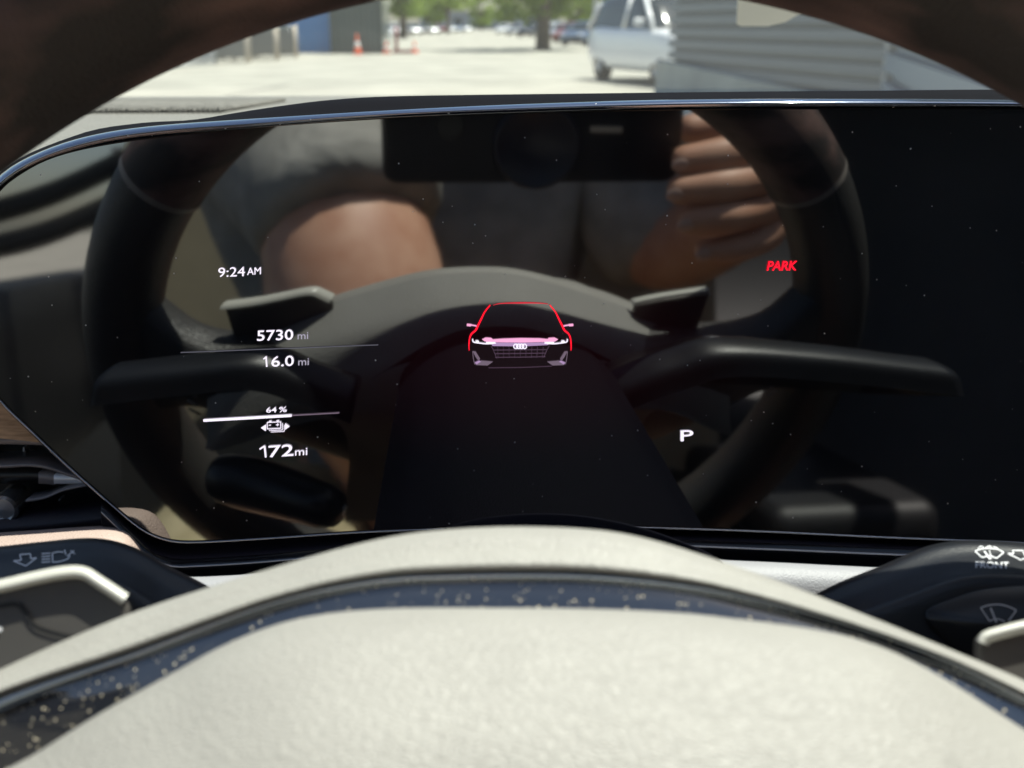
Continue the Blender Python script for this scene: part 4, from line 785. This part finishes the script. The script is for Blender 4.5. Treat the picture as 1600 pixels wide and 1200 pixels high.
# ---- containers
def container(name, xl, xr, yb, depth, h, label, m, rz, ribs=9):
    a, b = ground_pt(xl, yb), ground_pt(xr, yb); wd_ = np.linalg.norm(b-a); t = thing(name, tuple((a+b)/2), label, 'container', rz=R_(rz))
    mb = MB(); v = []; n = ribs*4; f = []
    for k in range(n+1):
        x = -wd_/2+wd_*k/n; o_ = .04 if (k // 2) % 2 else 0
        v += [(x, o_, .12), (x, o_, h)]
    for k in range(n): f.append((2*k, 2*k+1, 2*k+3, 2*k+2))
    mb.add(v, f); box(mb, (0, depth/2+.05, h/2+.06), (wd_, depth, h-.12)); mb.build('shell', m, t, False, world_space=False)
    mb = MB()
    for x in (-wd_/2, wd_/2): box(mb, (x, 0, h/2), (.1, .12, h+.04))
    box(mb, (0, 0, h+.02), (wd_, .12, .1)); box(mb, (0, 0, .08), (wd_, .12, .16)); mb.build('frame', m, t, False, bevel=.01, world_space=False)
    return t
container('blue_container', 430, 516, 83, 3, 2.55, 'bright blue steel container left of the dark green one', paint('container blue', (0.09, 0.29, 0.62), 0), 0)
container('green_container', 519, 598, 84, 3, 2.25, 'dark grey green steel container behind an orange traffic cone', paint('container green', (0.035, 0.06, 0.06), 0), 0)
# ---- crates and fence at the left
crm = mat('pale grey steel', (0.24, 0.24, 0.225), 0.5, 0.3); crp = mat('tan post', (0.5, 0.44, 0.36), 0.7)
def crate(p, rz, label):
    t = thing('storage_crate', (p[0], p[1], 0), label, 'crate', 'storage crates by the fence', R_(rz))
    mb = MB(); box(mb, (0, 0, .62), (1.5, 1.1, .9))
    for k in range(7): box(mb, (0, -.57, .25+k*.13), (1.46, .03, .05))
    mb.build('slatted_side', crm, t, False, world_space=False)
    for sx in (-1, 1):
        for sy in (-1, 1): mb = MB(); tube(mb, [(sx*.78, sy*.58, 0), (sx*.78, sy*.58, 1.22)], .045, 8); mb.build('corner_post', crp, t, world_space=False)
    mb = MB(); box(mb, (0, 0, 1.12), (1.5, 1.1, .06)); mb.build('lid', mat('crate lid', (0.25, 0.30, 0.25), 0.7), t, False, world_space=False)
for x, y, lb in ((352, 98, 'grey slatted storage crate farthest left, nearest to the chain link fence'), (400, 94, 'grey slatted storage crate in the middle of the row of three'), (432, 90, 'grey slatted storage crate at the right, nearest to the blue container')): crate(ground_pt(x, y), 8, lb)
fen = thing('chain_link_fence', tuple(ground_pt(290, 104)), 'chain link wire fence at the left edge of the yard', 'fence')
fm = mat('fence wire', (0.25, 0.27, 0.29), 0.4, 0.7)
pa, pb_ = ground_pt(120, 118), ground_pt(338, 101)
mb = MB(); L_ = np.linalg.norm(pb_-pa); d_ = (pb_-pa)/L_; nw_ = int(L_/0.16); hh = 1.6
for k in range(-10, nw_):
    for s in (1, -1):
        x0 = k*.16; 
        z0, z1 = (0, hh) if s == 1 else (hh, 0); xa, xb = max(0, x0), min(L_, x0+hh)
        if xb <= xa: continue
        za, zb = z0+(z1-z0)*(xa-x0)/hh, z0+(z1-z0)*(xb-x0)/hh
        A_1, B_1 = pa+d_*xa+np.array([0, 0, za]), pa+d_*xb+np.array([0, 0, zb]); tube(mb, [A_1, B_1], .012, 4, False)
mb.build('wire_mesh', fm, fen, False)
for k in range(4): mb = MB(); q_ = pa+(pb_-pa)*k/3; tube(mb, [q_, q_+np.array([0, 0, 1.7])], .045, 8); mb.build('post', fm, fen)
mb = MB(); tube(mb, [pa+np.array([0, 0, 1.62]), pb_+np.array([0, 0, 1.62])], .03, 6); mb.build('top_rail', fm, fen)
# ---- cones, barricade
orange = mat('cone orange', (0.75, 0.13, 0.04), 0.5); conew = mat('cone white', (0.75, 0.75, 0.72), 0.5)
def cone(p, label, h=.75):
    t = thing('traffic_cone', (p[0], p[1], 0), label, 'traffic cone', 'traffic cones on the yard')
    mb = MB(); lathe(mb, (0, 0, 0), [(.15, .04), (.125, h*.35)], 16); lathe(mb, (0, 0, 0), [(.085, h*.62), (.03, h), (.001, h)], 16); mb.build('cone_body', orange, t, world_space=False)
    mb = MB(); lathe(mb, (0, 0, 0), [(.126, h*.35), (.085, h*.62)], 16); mb.build('reflective_band', conew, t, world_space=False)
    mb = MB(); box(mb, (0, 0, .02), (.4, .4, .04)); mb.build('cone_base', orange, t, False, bevel=.01, world_space=False)
cone(ground_pt(559, 85), 'orange and white traffic cone in front of the dark green container', .85)
cone(ground_pt(604, 84), 'short orange traffic cone left of the red barricade post', .5)
cone(ground_pt(648, 83), 'short orange traffic cone right of the red barricade post', .5)
bp_ = ground_pt(620, 84); t = thing('barricade_post', tuple(bp_), 'dark red post on a spread foot standing between two cones', 'post')
mb = MB(); tube(mb, [bp_+np.array([0, 0, .05]), bp_+np.array([0, 0, 1.15])], .085, 10); mb.build('post_body', P_red, t)
mb = MB(); box(mb, bp_+np.array([.25, 0, .1]), (.9, .3, .14)); mb.build('foot', P_red, t, False, bevel=.03)
# ---- lamp post, far building, trees
lp_ = ground_pt(928, 72); t = thing('lamp_post', tuple(lp_), 'grey steel lamp post in front of the trees, left of the white car', 'lamp post')
gs = mat('galvanised steel', (0.35, 0.38, 0.42), 0.45, 0.5)
mb = MB(); tube(mb, [lp_, lp_+np.array([0, 0, 4]), lp_+np.array([0, 0, 8])], [.13, .10, .07], 10); mb.build('pole', gs, t)
mb = MB(); tube(mb, [lp_+np.array([0, 0, 7.9]), lp_+np.array([-.6, -.4, 8.2]), lp_+np.array([-1.4, -.9, 8.25])], .05, 8); mb.build('arm', gs, t)
mb = MB(); box(mb, lp_+np.array([-1.7, -1.1, 8.23]), (.7, .3, .12)); mb.build('lamp_head', gs, t, False, bevel=.03)
fb = ground_pt(745, 46); t = thing('far_building', tuple(fb), 'long low grey building beyond the parked cars', 'building')
mb = MB(); box(mb, fb+np.array([4, 8, 2.6]), (44, 12, 5.2)); mb.build('wall', mat('grey block wall', (0.22, 0.25, 0.29), 0.8), t, False)
mb = MB(); box(mb, fb+np.array([4, 8, 5.3]), (45, 13, .3)); mb.build('roof', mat('flat roof', (0.3, 0.3, 0.3), 0.8), t, False)
for k in range(5): mb = MB(); box(mb, fb+np.array([-14+k*8, 1.98, 2.0]), (2.6, .1, 2.4)); mb.build('window', M['cglass'], t, False)
bark = mat('bark', (0.10, 0.08, 0.06), 0.9); vary(bark, (0.07, 0.055, 0.04), (0.15, 0.12, 0.09), 9, 5, 0.3, 0.7, (1, 1, .2))
leafm = []
for i, (c1_, c2_) in enumerate((((0.06, 0.11, 0.015), (0.17, 0.25, 0.04)), ((0.055, 0.10, 0.02), (0.15, 0.23, 0.035)))):
    m = mat('leaves', (0.08, 0.13, 0.03), 0.55); vary(m, c1_, c2_, 0.9, 3); leafm.append(m)
    tr = nd(m, 'ShaderNodeBsdfTranslucent'); tr.inputs[0].default_value = (0.36, 0.48, 0.07, 1); mx = nd(m, 'ShaderNodeMixShader'); mx.inputs[0].default_value = 0.45
    lk(m, pb(m).outputs[0], mx.inputs[1]); lk(m, tr.outputs[0], mx.inputs[2]); lk(m, mx.outputs[0], m.node_tree.nodes['Material Output'].inputs[0])
def make_tree(p, h, cr, z0, n, seed, label, grp, lm, lean=0):
    r = np.random.default_rng(seed); t = thing('tree', (p[0], p[1], 0), label, 'tree', grp)
    mb = MB(); tr_ = .035*h; tube(mb, [(0, 0, -.05), (0.05, 0, h*.2), (.1+lean, .05, h*.42), (lean*1.3, 0, h*.7), (lean*1.5, 0, h*.92)], [tr_*1.3, tr_, tr_*.8, tr_*.45, tr_*.1], 10)
    tips = []
    for k in range(9):
        a = k*2.4+r.uniform(-.3, .3); z = h*r.uniform(.28, .6); e = np.array([math.cos(a)*cr*.75, math.sin(a)*cr*.75, z+h*r.uniform(.05, .28)])
        tube(mb, [(lean*.8, 0, z), tuple(np.array([lean*.8, 0, z])*.5+e*.5+np.array([0, 0, .15])), tuple(e)], [tr_*.4, tr_*.25, tr_*.06], 6); tips.append(e)
    mb.build('trunk', bark, t, world_space=False)
    cl = []
    for k in range(26):
        a = r.uniform(0, 6.28); rr_ = cr*math.sqrt(r.uniform(.05, 1)); zz = z0+(h-z0)*r.uniform(0, 1); kk = math.sin(math.pi*min(1, max(0.12, (zz-z0)/(h-z0)*.85+.12))); cl.append((np.array([math.cos(a)*rr_*kk+lean, math.sin(a)*rr_*kk, zz]), r.uniform(.5, 1.0)*cr*.34))
    v = []; f = []
    for i in range(n):
        c_, s_ = cl[r.integers(len(cl))]; d = r.normal(size=3); d /= np.linalg.norm(d); q_ = c_+d*s_*r.uniform(.4, 1)**.5*np.array([1.2, 1.2, .75])
        u = r.normal(size=3); u /= np.linalg.norm(u); w_ = np.cross(u, r.normal(size=3)); w_ /= np.linalg.norm(w_); sz = r.uniform(.07, .16)*cr/3
        b = len(v); v += [q_+u*sz*1.5, q_+w_*sz*.7, q_-u*sz*1.5, q_-w_*sz*.7]; f.append((b, b+1, b+2, b+3))
    MB().add(v, f).build('crown', lm, t, False, world_space=False); return t
g_ = 'trees around the yard'
make_tree(ground_pt(848, 78), 9, 4.6, 2.2, 5200, 1, 'big tree with a thick dark trunk among the parked cars', g_, leafm[0])
make_tree(ground_pt(630, 60), 9, 3.6, 2.4, 3800, 2, 'slim leafy tree at the left end of the far car row', g_, leafm[1], .3)
make_tree(ground_pt(700, 52), 9, 4.6, 2.6, 3800, 3, 'leafy tree behind the middle of the far left car row', g_, leafm[0])
make_tree(ground_pt(800, 50), 10, 5.5, 2.0, 4200, 4, 'leafy tree in front of the grey building, left of the big trunk', g_, leafm[1])
make_tree(ground_pt(905, 56), 9, 5.0, 1.8, 4600, 5, 'bushy tree behind the lamp post', g_, leafm[0])
make_tree(ground_pt(985, 58), 10, 5.5, 1.8, 4600, 6, 'bushy tree rising behind the white car', g_, leafm[1])
make_tree(ground_pt(752, 47), 9, 5.0, 1.6, 4200, 11, 'pale green tree in front of the middle of the grey building', g_, leafm[1])
make_tree(ground_pt(668, 50), 9, 4.8, 1.8, 4200, 12, 'leafy tree close behind the silver cars of the far left row', g_, leafm[0])
make_tree(ground_pt(940, 52), 10, 5.5, 1.6, 4600, 13, 'tall tree behind the lamp post, left of the white car', g_, leafm[1])
make_tree(ground_pt(480, 62), 9, 5.0, 2.2, 3800, 8, 'leafy tree behind the blue container', g_, leafm[0])
make_tree(ground_pt(360, 62), 8, 4.5, 2.0, 3800, 9, 'leafy tree beyond the storage crates', g_, leafm[1])
